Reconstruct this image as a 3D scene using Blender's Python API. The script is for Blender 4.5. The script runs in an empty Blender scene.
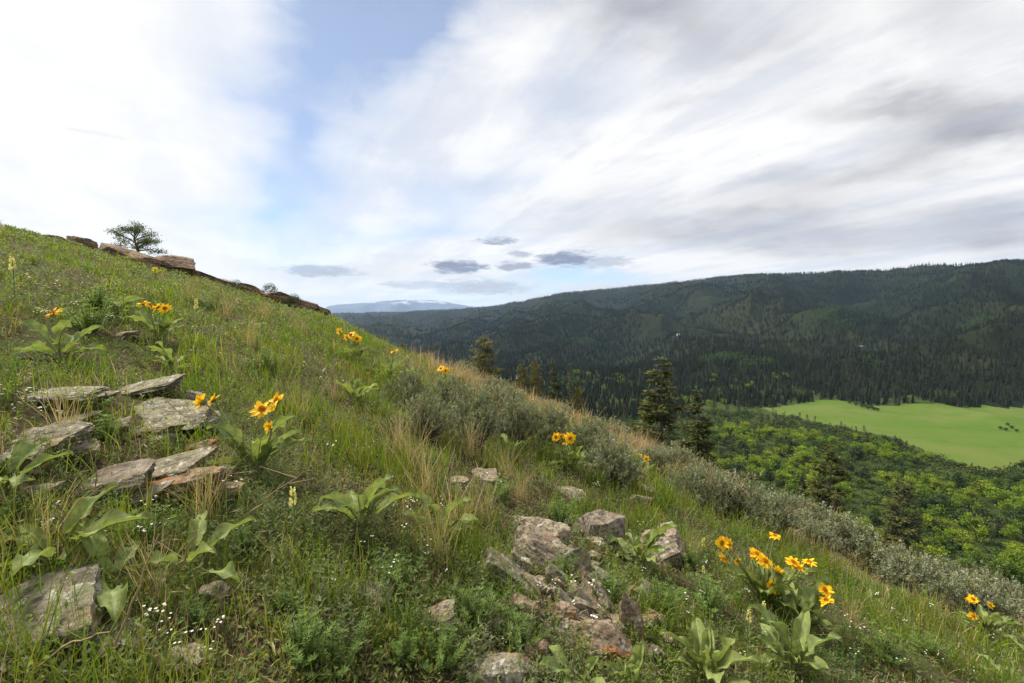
import bpy, math, random
import numpy as np
random.seed(7)
RNG = np.random.default_rng(11)
R = math.radians
scene = bpy.context.scene
COL = scene.collection

# ------------------------------------------------------------------ camera
W, HGT = 1024, 683
LENS = 17.0
FPX = W * LENS / 36.0
PITCH = math.atan((341.5 - 318.0) / FPX)
EYE = 1.1                                   # ground under the camera is at z = -EYE
cam_d = bpy.data.cameras.new('camera'); cam = bpy.data.objects.new('camera', cam_d)
COL.objects.link(cam); scene.camera = cam
cam_d.lens = LENS; cam_d.sensor_width = 36.0; cam_d.clip_start = 0.05; cam_d.clip_end = 60000
cam.rotation_euler = (math.pi / 2 - PITCH, 0, 0)
CP, SP = math.cos(PITCH), math.sin(PITCH)

def ray(px, py):
    a = (px - 512.0) / FPX; b = (341.5 - py) / FPX
    return np.array([a, CP + b * SP, -SP + b * CP])       # unit forward depth

def project(P):
    P = np.asarray(P, float)
    d = P[..., 1] * CP - P[..., 2] * SP
    u = P[..., 0]; v = P[..., 1] * SP + P[..., 2] * CP
    d = np.where(d > 0.01, d, 0.01)
    return 512 + FPX * u / d, 341.5 - FPX * v / d, d

def az_e(px, py):
    d = ray(px, py)
    return math.atan2(d[0], d[1]), d[2] / math.hypot(d[0], d[1])

# ------------------------------------------------------------------ noise
def _h(ix, iy, seed):
    n = (ix.astype(np.int64) * 374761393 + iy.astype(np.int64) * 668265263 + seed * 1442695041) & 0xffffffff
    n = ((n ^ (n >> 13)) * 1274126177) & 0xffffffff
    return (n ^ (n >> 16)) & 0xffffffff
def noise2(x, y, seed=0):
    x = np.asarray(x, float); y = np.asarray(y, float)
    ix = np.floor(x); iy = np.floor(y); fx = x - ix; fy = y - iy
    ux = fx * fx * fx * (fx * (fx * 6 - 15) + 10); uy = fy * fy * fy * (fy * (fy * 6 - 15) + 10)
    def g(a, b):
        t = _h(ix + a, iy + b, seed) / 4294967296.0 * 2 * math.pi
        return np.cos(t) * (fx - a) + np.sin(t) * (fy - b)
    n0 = g(0, 0) * (1 - ux) + g(1, 0) * ux
    n1 = g(0, 1) * (1 - ux) + g(1, 1) * ux
    return (n0 * (1 - uy) + n1 * uy) * 1.5
def fbm(x, y, seed=0, oct=4, gain=0.5):
    s = 0; a = 1.0; t = 0
    for o in range(oct):
        s = s + a * noise2(x * 2 ** o, y * 2 ** o, seed + o * 17); t += a; a *= gain
    return s / t
def ridged(x, y, seed=0, oct=4):
    s = 0; a = 1.0; t = 0
    for o in range(oct):
        s = s + a * (1 - np.abs(noise2(x * 2 ** o, y * 2 ** o, seed + o * 13)) * 1.6); t += a; a *= 0.5
    return s / t
def noise3(p, seed=0):
    return (noise2(p[:, 0] + 3.1, p[:, 1] + p[:, 2] * 0.37, seed) + noise2(p[:, 1] - 7.7, p[:, 2] + p[:, 0] * 0.29, seed + 5)
            + noise2(p[:, 2] + 1.3, p[:, 0] - p[:, 1] * 0.33, seed + 9)) / 1.8
def sstep(a, b, x):
    t = np.clip((x - a) / (b - a), 0, 1); return t * t * (3 - 2 * t)
def smax(a, b, k):
    h = np.clip(0.5 + 0.5 * (a - b) / k, 0, 1)
    return b + (a - b) * h + k * h * (1 - h)

# ------------------------------------------------------------------ terrain
SLOPE = 0.35
BROW = [(-60, 214), (0, 229), (60, 241), (110, 257), (137, 265), (167, 273), (200, 280), (270, 302), (330, 317), (400, 353), (440, 368), (480, 385),
        (560, 415), (650, 452), (700, 476), (760, 506), (860, 560), (940, 594), (1024, 625), (1090, 650)]
_bz = [az_e(*p) for p in BROW]
BAZ = np.array([b[0] for b in _bz]); BE = np.array([b[1] for b in _bz])
BA = -SLOPE * np.sin(BAZ)
BK = ((BA - BE) / 2) ** 2 / EYE
# smooth the profile of curvatures a little
BAZF = np.linspace(BAZ[0], BAZ[-1], 200); BKF = np.interp(BAZF, BAZ, BK)
ker = np.exp(-np.linspace(-2, 2, 13) ** 2); ker /= ker.sum()
BKF = np.convolve(np.pad(BKF, 6, mode='edge'), ker, mode='valid')
def kcurv(az): return np.interp(az, BAZF, BKF)
def dstar(az): return math.sqrt(EYE / float(kcurv(az)))

RIDGE = [(-200, 318, 7000), (200, 318, 7000), (335, 313, 6500), (400, 312, 6000), (460, 308.5, 5200), (500, 305, 4700), (560, 294, 4000), (620, 288, 3600),
         (680, 282, 3300), (740, 276, 3100), (800, 274, 3000), (860, 272, 2900), (905, 268, 2800), (925, 264, 2750), (960, 265, 2700), (1024, 262, 2600), (1200, 256, 2500), (1500, 262, 2500)]
RAZ = np.array([az_e(a, b)[0] for a, b, c in RIDGE]); RE = np.array([az_e(a, b)[1] for a, b, c in RIDGE]); RR = np.array([c for a, b, c in RIDGE], float)
SNOW = [(200, 322), (318, 312), (328, 306), (338, 304.2), (350, 303.6), (375, 301.5), (388, 300), (400, 299.3), (420, 299.6), (440, 300.2), (452, 302.5), (462, 304.8), (490, 308.5), (540, 316), (640, 330)]
SAZ = np.array([az_e(*p)[0] for p in SNOW]); SE = np.array([az_e(*p)[1] for p in SNOW])
FLOOR = -100.0
def crest_pts(L):
    out = []
    for px, py, d in L:
        out.append(ray(px, py) * d)
    return np.array(out)
SPURS = [crest_pts(L) for L in (
    [(935, 268, 2720), (890, 287, 2420), (850, 306, 2150), (818, 324, 1850), (795, 345, 1450)],
    [(745, 278, 3050), (705, 296, 2600), (655, 310, 2050), (600, 326, 1650), (545, 347, 1250)],
    [(655, 310, 2050), (700, 325, 1750), (745, 345, 1400), (775, 366, 1050)],
    [(1080, 285, 2300), (1000, 315, 1800), (940, 345, 1400), (905, 372, 1000)],
    [(600, 292, 3700), (520, 311, 3000), (430, 327, 2600), (385, 343, 2200)],
    [(480, 308, 5000), (420, 316, 4500), (360, 322, 4000)],
    [(820, 276, 2950), (775, 300, 2500), (760, 322, 2000)])]

def far_h(x, y):
    r = np.hypot(x, y); az = np.arctan2(x, y)
    rr = np.interp(az, RAZ, RR); re = np.interp(az, RAZ, RE)
    zr = re * rr
    r0 = 640 + 70 * noise2(az * 7, az * 0 + 3.3, 4) + 500 * sstep(0.15, -0.25, az)
    t = np.clip((r - r0) / (rr - r0), 0, 1.6)
    tt = np.clip(t, 0, 1)
    g = 0.55 * tt ** 1.15 + 0.45 * tt * tt * (3 - 2 * tt)
    z = FLOOR + (zr - FLOOR) * g
    z = z - 0.16 * np.clip(r - rr, 0, 3000)
    win = (tt * (1 - tt) * 4) ** 0.8
    rough = (ridged(x / 780, y / 780, 21, 4) - 0.62) * 215 + fbm(x / 260, y / 260, 8, 3) * 26
    z = z + win * rough - win * 30
    wob = 1 + 0.35 * fbm(x / 300, y / 300, 33, 3)
    for S in SPURS:
        best = np.full(np.shape(x), -1e9)
        for i in range(len(S) - 1):
            a, b = S[i], S[i + 1]; ab = b[:2] - a[:2]
            q = np.clip(((x - a[0]) * ab[0] + (y - a[1]) * ab[1]) / (ab @ ab), 0, 1)
            dd = np.hypot(x - a[0] - q * ab[0], y - a[1] - q * ab[1])
            zc = a[2] + (b[2] - a[2]) * q
            sl = 0.36 * wob
            best = np.maximum(best, zc - 15 - sl * (np.sqrt(dd * dd + 70 * 70) - 70))
        z = smax(z, np.minimum(best, FLOOR + (zr - FLOOR) * 1.0 + 900), 25.0)
    # keep the skyline: never above the line of sight to the ridge
    lim = re * r
    z = np.where((t > 0.3) & (az > -0.9) & (az < 1.3), np.minimum(z, lim + 0.0 * z), z)
    z = z + sstep(500, 900, r) * 0 + fbm(x / 90, y / 90, 15, 3) * (0.8 + 5.0 * sstep(750, 1100, r)) * sstep(60, 150, r)
    # far snowy range
    se = np.interp(az, SAZ, SE) + 0.0016 * fbm(az * 45, az * 0, 5, 4)
    rng = 14000.0
    u = (r - rng) / 2600.0
    gs = np.clip(1 - np.abs(u), 0, 1)
    body = se * rng * (gs ** 0.8) + (ridged(x / 1500, y / 1500, 77, 4) - 0.7) * 330 * np.clip(1 - np.abs(gs - 0.5) * 2, 0, 1)
    body = np.minimum(body, se * r)
    z = np.where(r > 9000, np.maximum(z, body), z)
    return z

def hill_h(x, y):
    r = np.hypot(x, y); az = np.arctan2(x, y)
    a = -SLOPE * np.sin(az); k = kcurv(az)
    k = np.maximum(k, 0.0008)
    lims = -0.55
    rs = (a - lims) / (2 * k); rs = np.maximum(rs, 5.0)
    z = np.where(r < rs, -EYE + a * r - k * r * r, -EYE + a * rs - k * rs * rs + np.minimum(a - 2 * k * rs, lims) * (r - rs))
    fade = sstep(0.4, 1.6, r)
    z = z + fade * (0.030 * fbm(x / 0.35, y / 0.35, 2, 3) + 0.10 * fbm(x / 1.7, y / 1.7, 3, 3) * sstep(0.5, 3, r)
                    + 0.8 * noise2(x / 25, y / 25, 6) * sstep(20, 60, r) + 5 * noise2(x / 70, y / 70, 61) * sstep(60, 180, r))
    return z

def H(x, y):
    x = np.asarray(x, float); y = np.asarray(y, float)
    r = np.hypot(x, y)
    zh = np.array(hill_h(x, y))
    k = r >= 40
    if np.any(k):
        zh[k] = smax(zh[k], far_h(x[k], y[k]), 8.0)
    return zh

_RS = np.geomspace(0.5, 60, 900)
def hit(px, py, far=False):
    d = ray(px, py)
    rs = np.geomspace(60, 4000, 420) if far else _RS
    rs = rs / math.hypot(d[0], d[1])
    P = d[None, :] * rs[:, None]
    hz = H(P[:, 0], P[:, 1])
    bad = np.nonzero(P[:, 2] < hz)[0]
    if len(bad) == 0:
        if far: return P[-1]
        i = int(np.argmin(P[:, 2] - hz)); q = P[i].copy(); q[2] = hz[i]; return q
    i = bad[0]
    return P[i] if i == 0 else 0.5 * (P[i] + P[i - 1])
def gz(x, y): return float(H(np.array([x]), np.array([y]))[0])

# ------------------------------------------------------------------ mesh helpers
def mesh_np(name, V, F, mat=None, C=None, smooth=True, mats=None, fm=None):
    V = np.asarray(V, np.float32).reshape(-1, 3); F = np.asarray(F, np.int32)
    me = bpy.data.meshes.new(name)
    n, k = F.shape
    me.vertices.add(len(V)); me.vertices.foreach_set('co', V.ravel())
    me.loops.add(n * k); me.loops.foreach_set('vertex_index', F.ravel())
    me.polygons.add(n)
    me.polygons.foreach_set('loop_start', np.arange(0, n * k, k, dtype=np.int32))
    try: me.polygons.foreach_set('loop_total', np.full(n, k, np.int32))
    except Exception: pass
    me.polygons.foreach_set('use_smooth', np.full(n, smooth, bool))
    for m in (mats or ([mat] if mat else [])): me.materials.append(m)
    if fm is not None: me.polygons.foreach_set('material_index', np.asarray(fm, np.int32))
    if C is not None:
        at = me.attributes.new('Col', 'FLOAT_COLOR', 'POINT')
        c4 = np.ones((len(V), 4), np.float32); c4[:, :3] = np.asarray(C, np.float32).reshape(-1, 3)
        at.data.foreach_set('color', c4.ravel())
    me.update(calc_edges=True)
    return me
class Acc:
    """collects quads (triangles are stored with a doubled corner split off) of one mesh"""
    def __init__(s): s.V = []; s.F = []; s.C = []; s.M = []; s.n = 0
    def add(s, V, F, C=None, m=0):
        V = np.asarray(V, float).reshape(-1, 3); F = np.asarray(F, int)
        if F.shape[1] == 4:
            F = np.concatenate([F[:, [0, 1, 2]], F[:, [0, 2, 3]]])
        s.V.append(V); s.F.append(F + s.n); s.n += len(V)
        if C is None: C = np.ones((len(V), 3))
        C = np.asarray(C, float)
        if C.ndim == 1: C = np.tile(C, (len(V), 1))
        s.C.append(C); s.M.append(np.full(len(F), m))
    def mesh(s, name, mats, smooth=True):
        if not isinstance(mats, (list, tuple)): mats = [mats]
        return mesh_np(name, np.concatenate(s.V), np.concatenate(s.F), C=np.concatenate(s.C), mats=mats, fm=np.concatenate(s.M), smooth=smooth)
def tube(P, rad, sides=6):
    P = np.asarray(P, float); n = len(P); rad = np.broadcast_to(np.asarray(rad, float), (n,))
    T = np.gradient(P, axis=0); T /= np.linalg.norm(T, axis=1)[:, None] + 1e-9
    ref = np.array([0.31, 0.17, 0.93]) if abs(T[0][2]) < 0.9 else np.array([0.9, 0.3, 0.1])
    A = np.cross(T, ref); A /= np.linalg.norm(A, axis=1)[:, None] + 1e-9
    B = np.cross(T, A)
    th = np.linspace(0, 2 * math.pi, sides, endpoint=False)
    V = P[:, None, :] + rad[:, None, None] * (np.cos(th)[None, :, None] * A[:, None, :] + np.sin(th)[None, :, None] * B[:, None, :])
    i = np.arange(n - 1)[:, None] * sides; j = np.arange(sides)[None, :]; j2 = (j + 1) % sides
    F = np.stack([i + j, i + j2, i + sides + j2, i + sides + j], -1).reshape(-1, 4)
    return V.reshape(-1, 3), F
def cards(P, D, N, L, Wd, C, tip=0.15, mid=0.5):
    """small leaf faces: base P, direction D, side vector from N, length L, width Wd: a kite of 4 corners"""
    D = D / (np.linalg.norm(D, axis=1)[:, None] + 1e-9)
    S = np.cross(D, N); S /= np.linalg.norm(S, axis=1)[:, None] + 1e-9
    L = np.asarray(L)[:, None]; Wd = np.asarray(Wd)[:, None]
    V = np.stack([P, P + D * L * mid + S * Wd * 0.5, P + D * L, P + D * L * mid - S * Wd * 0.5], 1)
    n = len(P); F = np.arange(n * 4).reshape(n, 4)
    return V.reshape(-1, 3), F, np.repeat(C, 4, axis=0)
def rnd_dirs(n, rng=RNG):
    v = rng.normal(size=(n, 3)); return v / np.linalg.norm(v, axis=1)[:, None]

def link(name, me, parent=None):
    o = bpy.data.objects.new(name, me); COL.objects.link(o)
    if parent: o.parent = parent
    return o
def tag(o, label, cat, group=None, kind=None):
    if label: o['label'] = label
    if cat: o['category'] = cat
    if group: o['group'] = group
    if kind: o['kind'] = kind
    return o
def thing(name, label, cat, loc, rot=(0, 0, 0), group=None):
    o = bpy.data.objects.new(name, None); COL.objects.link(o)
    o.empty_display_size = 0.1
    o.location = [float(q) for q in loc]; o.rotation_euler = rot
    return tag(o, label, cat, group)
def struct(name, me): 
    o = link(name, me); o['kind'] = 'structure'; return o
def stuff(name, me, label, cat):
    o = link(name, me); return tag(o, label, cat, kind='stuff')
def dup(root, parent=None):
    c = root.copy(); COL.objects.link(c)
    if parent: c.parent = parent
    for ch in list(root.children): dup(ch, c)
    return c

# ------------------------------------------------------------------ materials
class NT:
    def __init__(s, tree): s.t = tree; s.N = tree.nodes; s.L = tree.links
    def new(s, typ, **kw):
        n = s.N.new(typ)
        for k, v in kw.items(): setattr(n, k, v)
        return n
    def put(s, sock, v):
        if isinstance(v, bpy.types.NodeSocket): s.L.new(v, sock)
        else:
            try: sock.default_value = v
            except TypeError: sock.default_value = (v[0], v[1], v[2], 1) if hasattr(v, '__len__') else v
    def m(s, op, a, b=None, c=None, clamp=False):
        n = s.new('ShaderNodeMath', operation=op); n.use_clamp = clamp
        s.put(n.inputs[0], a)
        if b is not None: s.put(n.inputs[1], b)
        if c is not None: s.put(n.inputs[2], c)
        return n.outputs[0]
    def mix(s, f, a, b, blend='MIX'):
        n = s.new('ShaderNodeMix', data_type='RGBA', blend_type=blend)
        s.put(n.inputs[0], f)
        for q, v in ((6, a), (7, b)):
            s.put(n.inputs[q], v if isinstance(v, bpy.types.NodeSocket) else (v[0], v[1], v[2], 1))
        return n.outputs[2]
    def noise(s, vec, scale, detail=4, rough=0.55, dist=0.0, out=0):
        n = s.new('ShaderNodeTexNoise'); s.put(n.inputs['Vector'], vec)
        n.inputs['Scale'].default_value = scale; n.inputs['Detail'].default_value = detail
        n.inputs['Roughness'].default_value = rough; n.inputs['Distortion'].default_value = dist
        return n.outputs[out]
    def ramp(s, f, a, b):
        n = s.new('ShaderNodeMapRange', interpolation_type='SMOOTHSTEP'); s.put(n.inputs[0], f)
        s.put(n.inputs[1], a); s.put(n.inputs[2], b)
        return n.outputs[0]
    def attr(s, name='Col'):
        return s.new('ShaderNodeAttribute', attribute_name=name).outputs['Color']
def new_mat(name):
    m = bpy.data.materials.new(name); m.use_nodes = True
    nt = NT(m.node_tree); nt.N.clear()
    out = nt.new('ShaderNodeOutputMaterial')
    return m, nt, out
def principled(nt, col, rough=0.6, spec=0.3, normal=None):
    p = nt.new('ShaderNodeBsdfPrincipled'); nt.put(p.inputs['Base Color'], col)
    nt.put(p.inputs['Roughness'], rough); p.inputs['Specular IOR Level'].default_value = spec
    if normal is not None: nt.L.new(normal, p.inputs['Normal'])
    return p.outputs[0]
def bump(nt, h, strength, dist):
    b = nt.new('ShaderNodeBump'); nt.put(b.inputs['Height'], h)
    b.inputs['Strength'].default_value = strength; b.inputs['Distance'].default_value = dist
    return b.outputs[0]
def leaf_mat(name, trans=0.35, rough=0.55, spec=0.25, vary=0.0, vscale=30.0, tint=(1, 1, 1)):
    m, nt, out = new_mat(name)
    c = nt.attr()
    if tint != (1, 1, 1): c = nt.mix(1.0, c, tint, 'MULTIPLY')
    if vary:
        g = nt.new('ShaderNodeNewGeometry').outputs['Position']
        n = nt.noise(g, vscale, 3)
        c = nt.mix(nt.ramp(n, 0.3, 0.7), nt.mix(1.0, c, (1 - vary,) * 3, 'MULTIPLY'), nt.mix(1.0, c, (1 + vary, 1 + vary, 1 + vary * 0.6), 'MULTIPLY'))
    a = principled(nt, c, rough, spec)
    t = nt.new('ShaderNodeBsdfTranslucent'); nt.L.new(nt.mix(1.0, c, (1.25, 1.25, 0.7), 'MULTIPLY'), t.inputs[0])
    mx = nt.new('ShaderNodeMixShader'); mx.inputs[0].default_value = trans
    nt.L.new(a, mx.inputs[1]); nt.L.new(t.outputs[0], mx.inputs[2]); nt.L.new(mx.outputs[0], out.inputs[0])
    return m
M_GRASS = leaf_mat('grass_blade', 0.45, 0.6, 0.08)
M_DRY = leaf_mat('dry_straw', 0.25, 0.7, 0.15)
M_HERB = leaf_mat('herb_leaf', 0.42, 0.6, 0.1, 0.15, 40)
M_BALSAM = leaf_mat('balsam_leaf', 0.35, 0.65, 0.18, 0.16, 22)
M_PETAL = leaf_mat('petal', 0.3, 0.5, 0.2)
M_SAGE = leaf_mat('sage_leaf', 0.2, 0.75, 0.1)
M_FOL = leaf_mat('tree_foliage', 0.25, 0.6, 0.2)
M_FAR = leaf_mat('far_foliage', 0.1, 0.8, 0.05)

def bark_mat():
    m, nt, out = new_mat('bark')
    g = nt.new('ShaderNodeTexCoord').outputs['Object']
    mp = nt.new('ShaderNodeMapping'); nt.L.new(g, mp.inputs[0]); mp.inputs['Scale'].default_value = (9, 9, 1.6)
    n = nt.noise(mp.outputs[0], 6, 6)
    c = nt.mix(nt.ramp(n, 0.3, 0.7), (0.05, 0.037, 0.028), (0.17, 0.135, 0.105))
    nt.L.new(principled(nt, c, 0.9, 0.1, bump(nt, n, 0.6, 0.02)), out.inputs[0]); return m
M_BARK = bark_mat()

def rock_mat(name, base1, base2, orange, pale, green):
    m, nt, out = new_mat(name)
    tc = nt.new('ShaderNodeTexCoord').outputs['Object']
    oi = nt.new('ShaderNodeObjectInfo').outputs['Random']
    add = nt.new('ShaderNodeVectorMath', operation='ADD'); nt.L.new(tc, add.inputs[0])
    cmb = nt.new('ShaderNodeCombineXYZ'); nt.L.new(nt.m('MULTIPLY', oi, 37.0), cmb.inputs[0]); nt.L.new(nt.m('MULTIPLY', oi, 11.0), cmb.inputs[2])
    nt.L.new(cmb.outputs[0], add.inputs[1]); v = add.outputs[0]
    n1 = nt.noise(v, 16, 8, 0.68); n2 = nt.noise(v, 60, 6, 0.72); n3 = nt.noise(v, 11, 6, 0.65, 0.6); n4 = nt.noise(v, 26, 7, 0.7, 0.3); n5 = nt.noise(v, 6.0, 5, 0.62, 0.4)
    mp = nt.new('ShaderNodeMapping'); nt.L.new(v, mp.inputs[0]); mp.inputs['Scale'].default_value = (2, 2, 24)
    st = nt.noise(mp.outputs[0], 2.5, 5, 0.6, 0.3)
    c = nt.mix(nt.ramp(n1, 0.32, 0.68), base1, base2)
    c = nt.mix(nt.m('MULTIPLY', nt.ramp(st, 0.5, 0.7), 0.3), c, (base1[0] * 0.55, base1[1] * 0.5, base1[2] * 0.48))
    c = nt.mix(nt.m('MULTIPLY', nt.ramp(n5, 0.52, 0.72), 0.55), c, (0.30, 0.17, 0.09))
    if pale: c = nt.mix(nt.m('MULTIPLY', nt.ramp(n4, 0.63 - pale, 0.68 - pale * 0.8), 0.85), c, (0.48, 0.46, 0.39))
    if green: c = nt.mix(nt.m('MULTIPLY', nt.ramp(nt.noise(v, 22, 6, 0.7, 0.2), 0.62 - green, 0.72 - green), 0.75), c, (0.22, 0.24, 0.12))
    if orange: c = nt.mix(nt.m('MULTIPLY', nt.ramp(n3, 0.66 - orange, 0.72 - orange), nt.ramp(n2, 0.25, 0.5)), c, (0.36, 0.135, 0.035))
    c = nt.mix(nt.m('MULTIPLY', nt.ramp(nt.noise(v, 34, 6, 0.7), 0.52, 0.64), 0.8), c, (0.045, 0.038, 0.034))
    hgt = nt.m('ADD', nt.m('ADD', nt.m('MULTIPLY', n1, 0.8), nt.m('MULTIPLY', n2, 0.35)), nt.m('MULTIPLY', st, 0.6))
    nt.L.new(principled(nt, c, 0.9, 0.15, bump(nt, hgt, 0.9, 0.03)), out.inputs[0]); return m
M_ROCK = rock_mat('rock_grey', (0.15, 0.120, 0.085), (0.36, 0.31, 0.23), 0.0, 0.07, 0.03)
M_ROCKO = rock_mat('rock_orange', (0.155, 0.112, 0.072), (0.36, 0.285, 0.195), 0.06, 0.06, 0.03)
M_ROCKS = rock_mat('rock_stained', (0.155, 0.105, 0.07), (0.35, 0.265, 0.185), 0.10, 0.06, 0.03)
M_ROCKG = rock_mat('rock_lichen', (0.115, 0.098, 0.072), (0.27, 0.24, 0.18), 0.02, 0.09, 0.12)
M_ROCKR = rock_mat('rock_red', (0.13, 0.088, 0.064), (0.30, 0.215, 0.155), 0.06, 0.01, 0.07)
M_ROCKD = rock_mat('rock_dark', (0.10, 0.084, 0.066), (0.26, 0.225, 0.175), 0.0, 0.04, 0.04)

def ground_mat():
    m, nt, out = new_mat('hill_soil')
    g = nt.new('ShaderNodeNewGeometry').outputs['Position']
    n1 = nt.noise(g, 2.2, 6, 0.6); n2 = nt.noise(g, 26, 8, 0.7); n3 = nt.noise(g, 0.6, 4); n4 = nt.noise(g, 70, 5, 0.7)
    c = nt.mix(nt.ramp(n2, 0.35, 0.65), (0.022, 0.016, 0.010), (0.115, 0.085, 0.05))
    c = nt.mix(nt.m('MULTIPLY', nt.ramp(n1, 0.46, 0.62), 0.6), c, nt.mix(n4, (0.04, 0.065, 0.015), (0.12, 0.15, 0.04)))
    c = nt.mix(nt.m('MULTIPLY', nt.ramp(n4, 0.6, 0.72), 0.7), c, (0.30, 0.24, 0.15))
    c = nt.mix(nt.m('MULTIPLY', nt.ramp(n3, 0.5, 0.65), 0.3), c, (0.13, 0.13, 0.05))
    nt.L.new(principled(nt, c, 0.95, 0.1, bump(nt, nt.m('ADD', n2, nt.m('MULTIPLY', n4, 0.5)), 1.0, 0.03)), out.inputs[0]); return m
M_SOIL = ground_mat()
def land_mat(name, a, b, c3, s1, s2):
    m, nt, out = new_mat(name)
    g = nt.new('ShaderNodeNewGeometry').outputs['Position']
    n1 = nt.noise(g, s1, 6, 0.6, 0.4); n2 = nt.noise(g, s2, 6, 0.65)
    c = nt.mix(nt.ramp(n1, 0.4, 0.62), a, b)
    c = nt.mix(nt.m('MULTIPLY', nt.ramp(n2, 0.45, 0.7), 0.6), c, c3)
    nt.L.new(principled(nt, c, 0.95, 0.05), out.inputs[0]); return m
M_VALLEY = land_mat('valley_turf', (0.025, 0.038, 0.011), (0.042, 0.062, 0.015), (0.022, 0.028, 0.011), 0.02, 0.15)
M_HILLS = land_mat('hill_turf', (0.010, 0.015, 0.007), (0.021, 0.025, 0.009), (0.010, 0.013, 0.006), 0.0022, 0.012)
M_MEADOW = land_mat('meadow_turf', (0.068, 0.112, 0.017), (0.090, 0.118, 0.028), (0.046, 0.100, 0.014), 0.014, 0.045)
def snow_mat():
    m, nt, out = new_mat('snowy_rock')
    g = nt.new('ShaderNodeNewGeometry').outputs['Position']
    z = nt.new('ShaderNodeSeparateXYZ'); nt.L.new(g, z.inputs[0])
    n = nt.noise(g, 0.0022, 7, 0.7)
    f = nt.m('ADD', n, nt.m('MULTIPLY', nt.m('SUBTRACT', z.outputs[2], 420.0), 0.0009))
    c = nt.mix(nt.ramp(f, 0.50, 0.66), (0.10, 0.12, 0.16), (0.42, 0.44, 0.50))
    nt.L.new(principled(nt, c, 0.9, 0.1), out.inputs[0]); return m
M_SNOW = snow_mat()
def flat_mat(name, col, rough=0.7, var=0.15, scale=3.0):
    m, nt, out = new_mat(name)
    g = nt.new('ShaderNodeTexCoord').outputs['Object']
    n = nt.noise(g, scale, 5)
    c = nt.mix(n, tuple(q * (1 - var) for q in col), tuple(q * (1 + var) for q in col))
    nt.L.new(principled(nt, c, rough, 0.2), out.inputs[0]); return m

# ------------------------------------------------------------------ ground sheet
MEADOW_PX = [(762, 408), (790, 402), (817, 399), (849, 400), (868, 405), (885, 403), (950, 406), (1024, 405), (1130, 404), (1210, 420), (1150, 470),
             (1060, 466), (1024, 464), (987, 473), (936, 454), (892, 438), (841, 428), (800, 419), (778, 414)]
def floor_pt(px, py):
    d = ray(px, py); return d * (FLOOR / d[2])
MPOLY = np.array([floor_pt(*p)[:2] for p in MEADOW_PX])
def in_poly(x, y, P):
    inside = np.zeros(np.shape(x), bool); n = len(P)
    for i in range(n):
        x1, y1 = P[i]; x2, y2 = P[(i + 1) % n]
        c = ((y1 > y) != (y2 > y)) & (x < (x2 - x1) * (y - y1) / (y2 - y1 + 1e-12) + x1)
        inside ^= c
    return inside
rad = np.unique(np.concatenate([[0.05], np.geomspace(0.25, 17000, 700), np.arange(290, 640, 2.2)]))
azs = np.concatenate([np.linspace(R(-60), R(62), 620), np.linspace(R(62), R(300), 121)[1:-1]])
azs = np.unique(np.concatenate([azs, np.linspace(R(24), R(58), 420)])); AZ, RD = np.meshgrid(azs, rad)
GX, GY = RD * np.sin(AZ), RD * np.cos(AZ)
GZ = H(GX.ravel(), GY.ravel()).reshape(GX.shape)
nr, na = GX.shape
AZX = np.concatenate([azs, [azs[0] + 2 * math.pi]]); GZX = np.concatenate([GZ, GZ[:, :1]], 1)
def gz(x, y):
    r = math.hypot(x, y); a = math.atan2(x, y)
    if a < azs[0]: a += 2 * math.pi
    i = min(max(int(np.searchsorted(rad, r)) - 1, 0), nr - 2); j = min(max(int(np.searchsorted(AZX, a)) - 1, 0), na - 1)
    u = (r - rad[i]) / (rad[i + 1] - rad[i]); v = (a - AZX[j]) / (AZX[j + 1] - AZX[j])
    return float((GZX[i, j] * (1 - v) + GZX[i, j + 1] * v) * (1 - u) + (GZX[i + 1, j] * (1 - v) + GZX[i + 1, j + 1] * v) * u)
GV = np.stack([GX, GY, GZ], -1).reshape(-1, 3)
ii = np.arange(nr - 1)[:, None] * na; jj = np.arange(na)[None, :]; j2 = (jj + 1) % na
GF = np.stack([ii + jj, ii + na + jj, ii + na + j2, ii + j2], -1).reshape(-1, 4)
fc = GV[GF].mean(1); fr = np.hypot(fc[:, 0], fc[:, 1])
wx = fc[:, 0] + 5 * fbm(fc[:, 0] / 25, fc[:, 1] / 25, 91, 3); wy = fc[:, 1] + 5 * fbm(fc[:, 0] / 25, fc[:, 1] / 25, 92, 3)
fm_meadow = in_poly(wx, wy, MPOLY) & (fr > 200) & (fr < 900)
cls = np.where(fm_meadow, 1, np.where(fr < 110, 0, np.where(fr < 760, 2, np.where(fr < 9000, 3, 4))))
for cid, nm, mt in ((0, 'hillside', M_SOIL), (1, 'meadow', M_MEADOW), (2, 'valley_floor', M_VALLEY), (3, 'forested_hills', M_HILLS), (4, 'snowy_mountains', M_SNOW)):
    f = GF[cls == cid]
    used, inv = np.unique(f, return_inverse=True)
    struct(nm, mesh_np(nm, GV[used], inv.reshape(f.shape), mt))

def brow_y(px): return np.interp(px, [p[0] for p in BROW], [p[1] for p in BROW])

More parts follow.
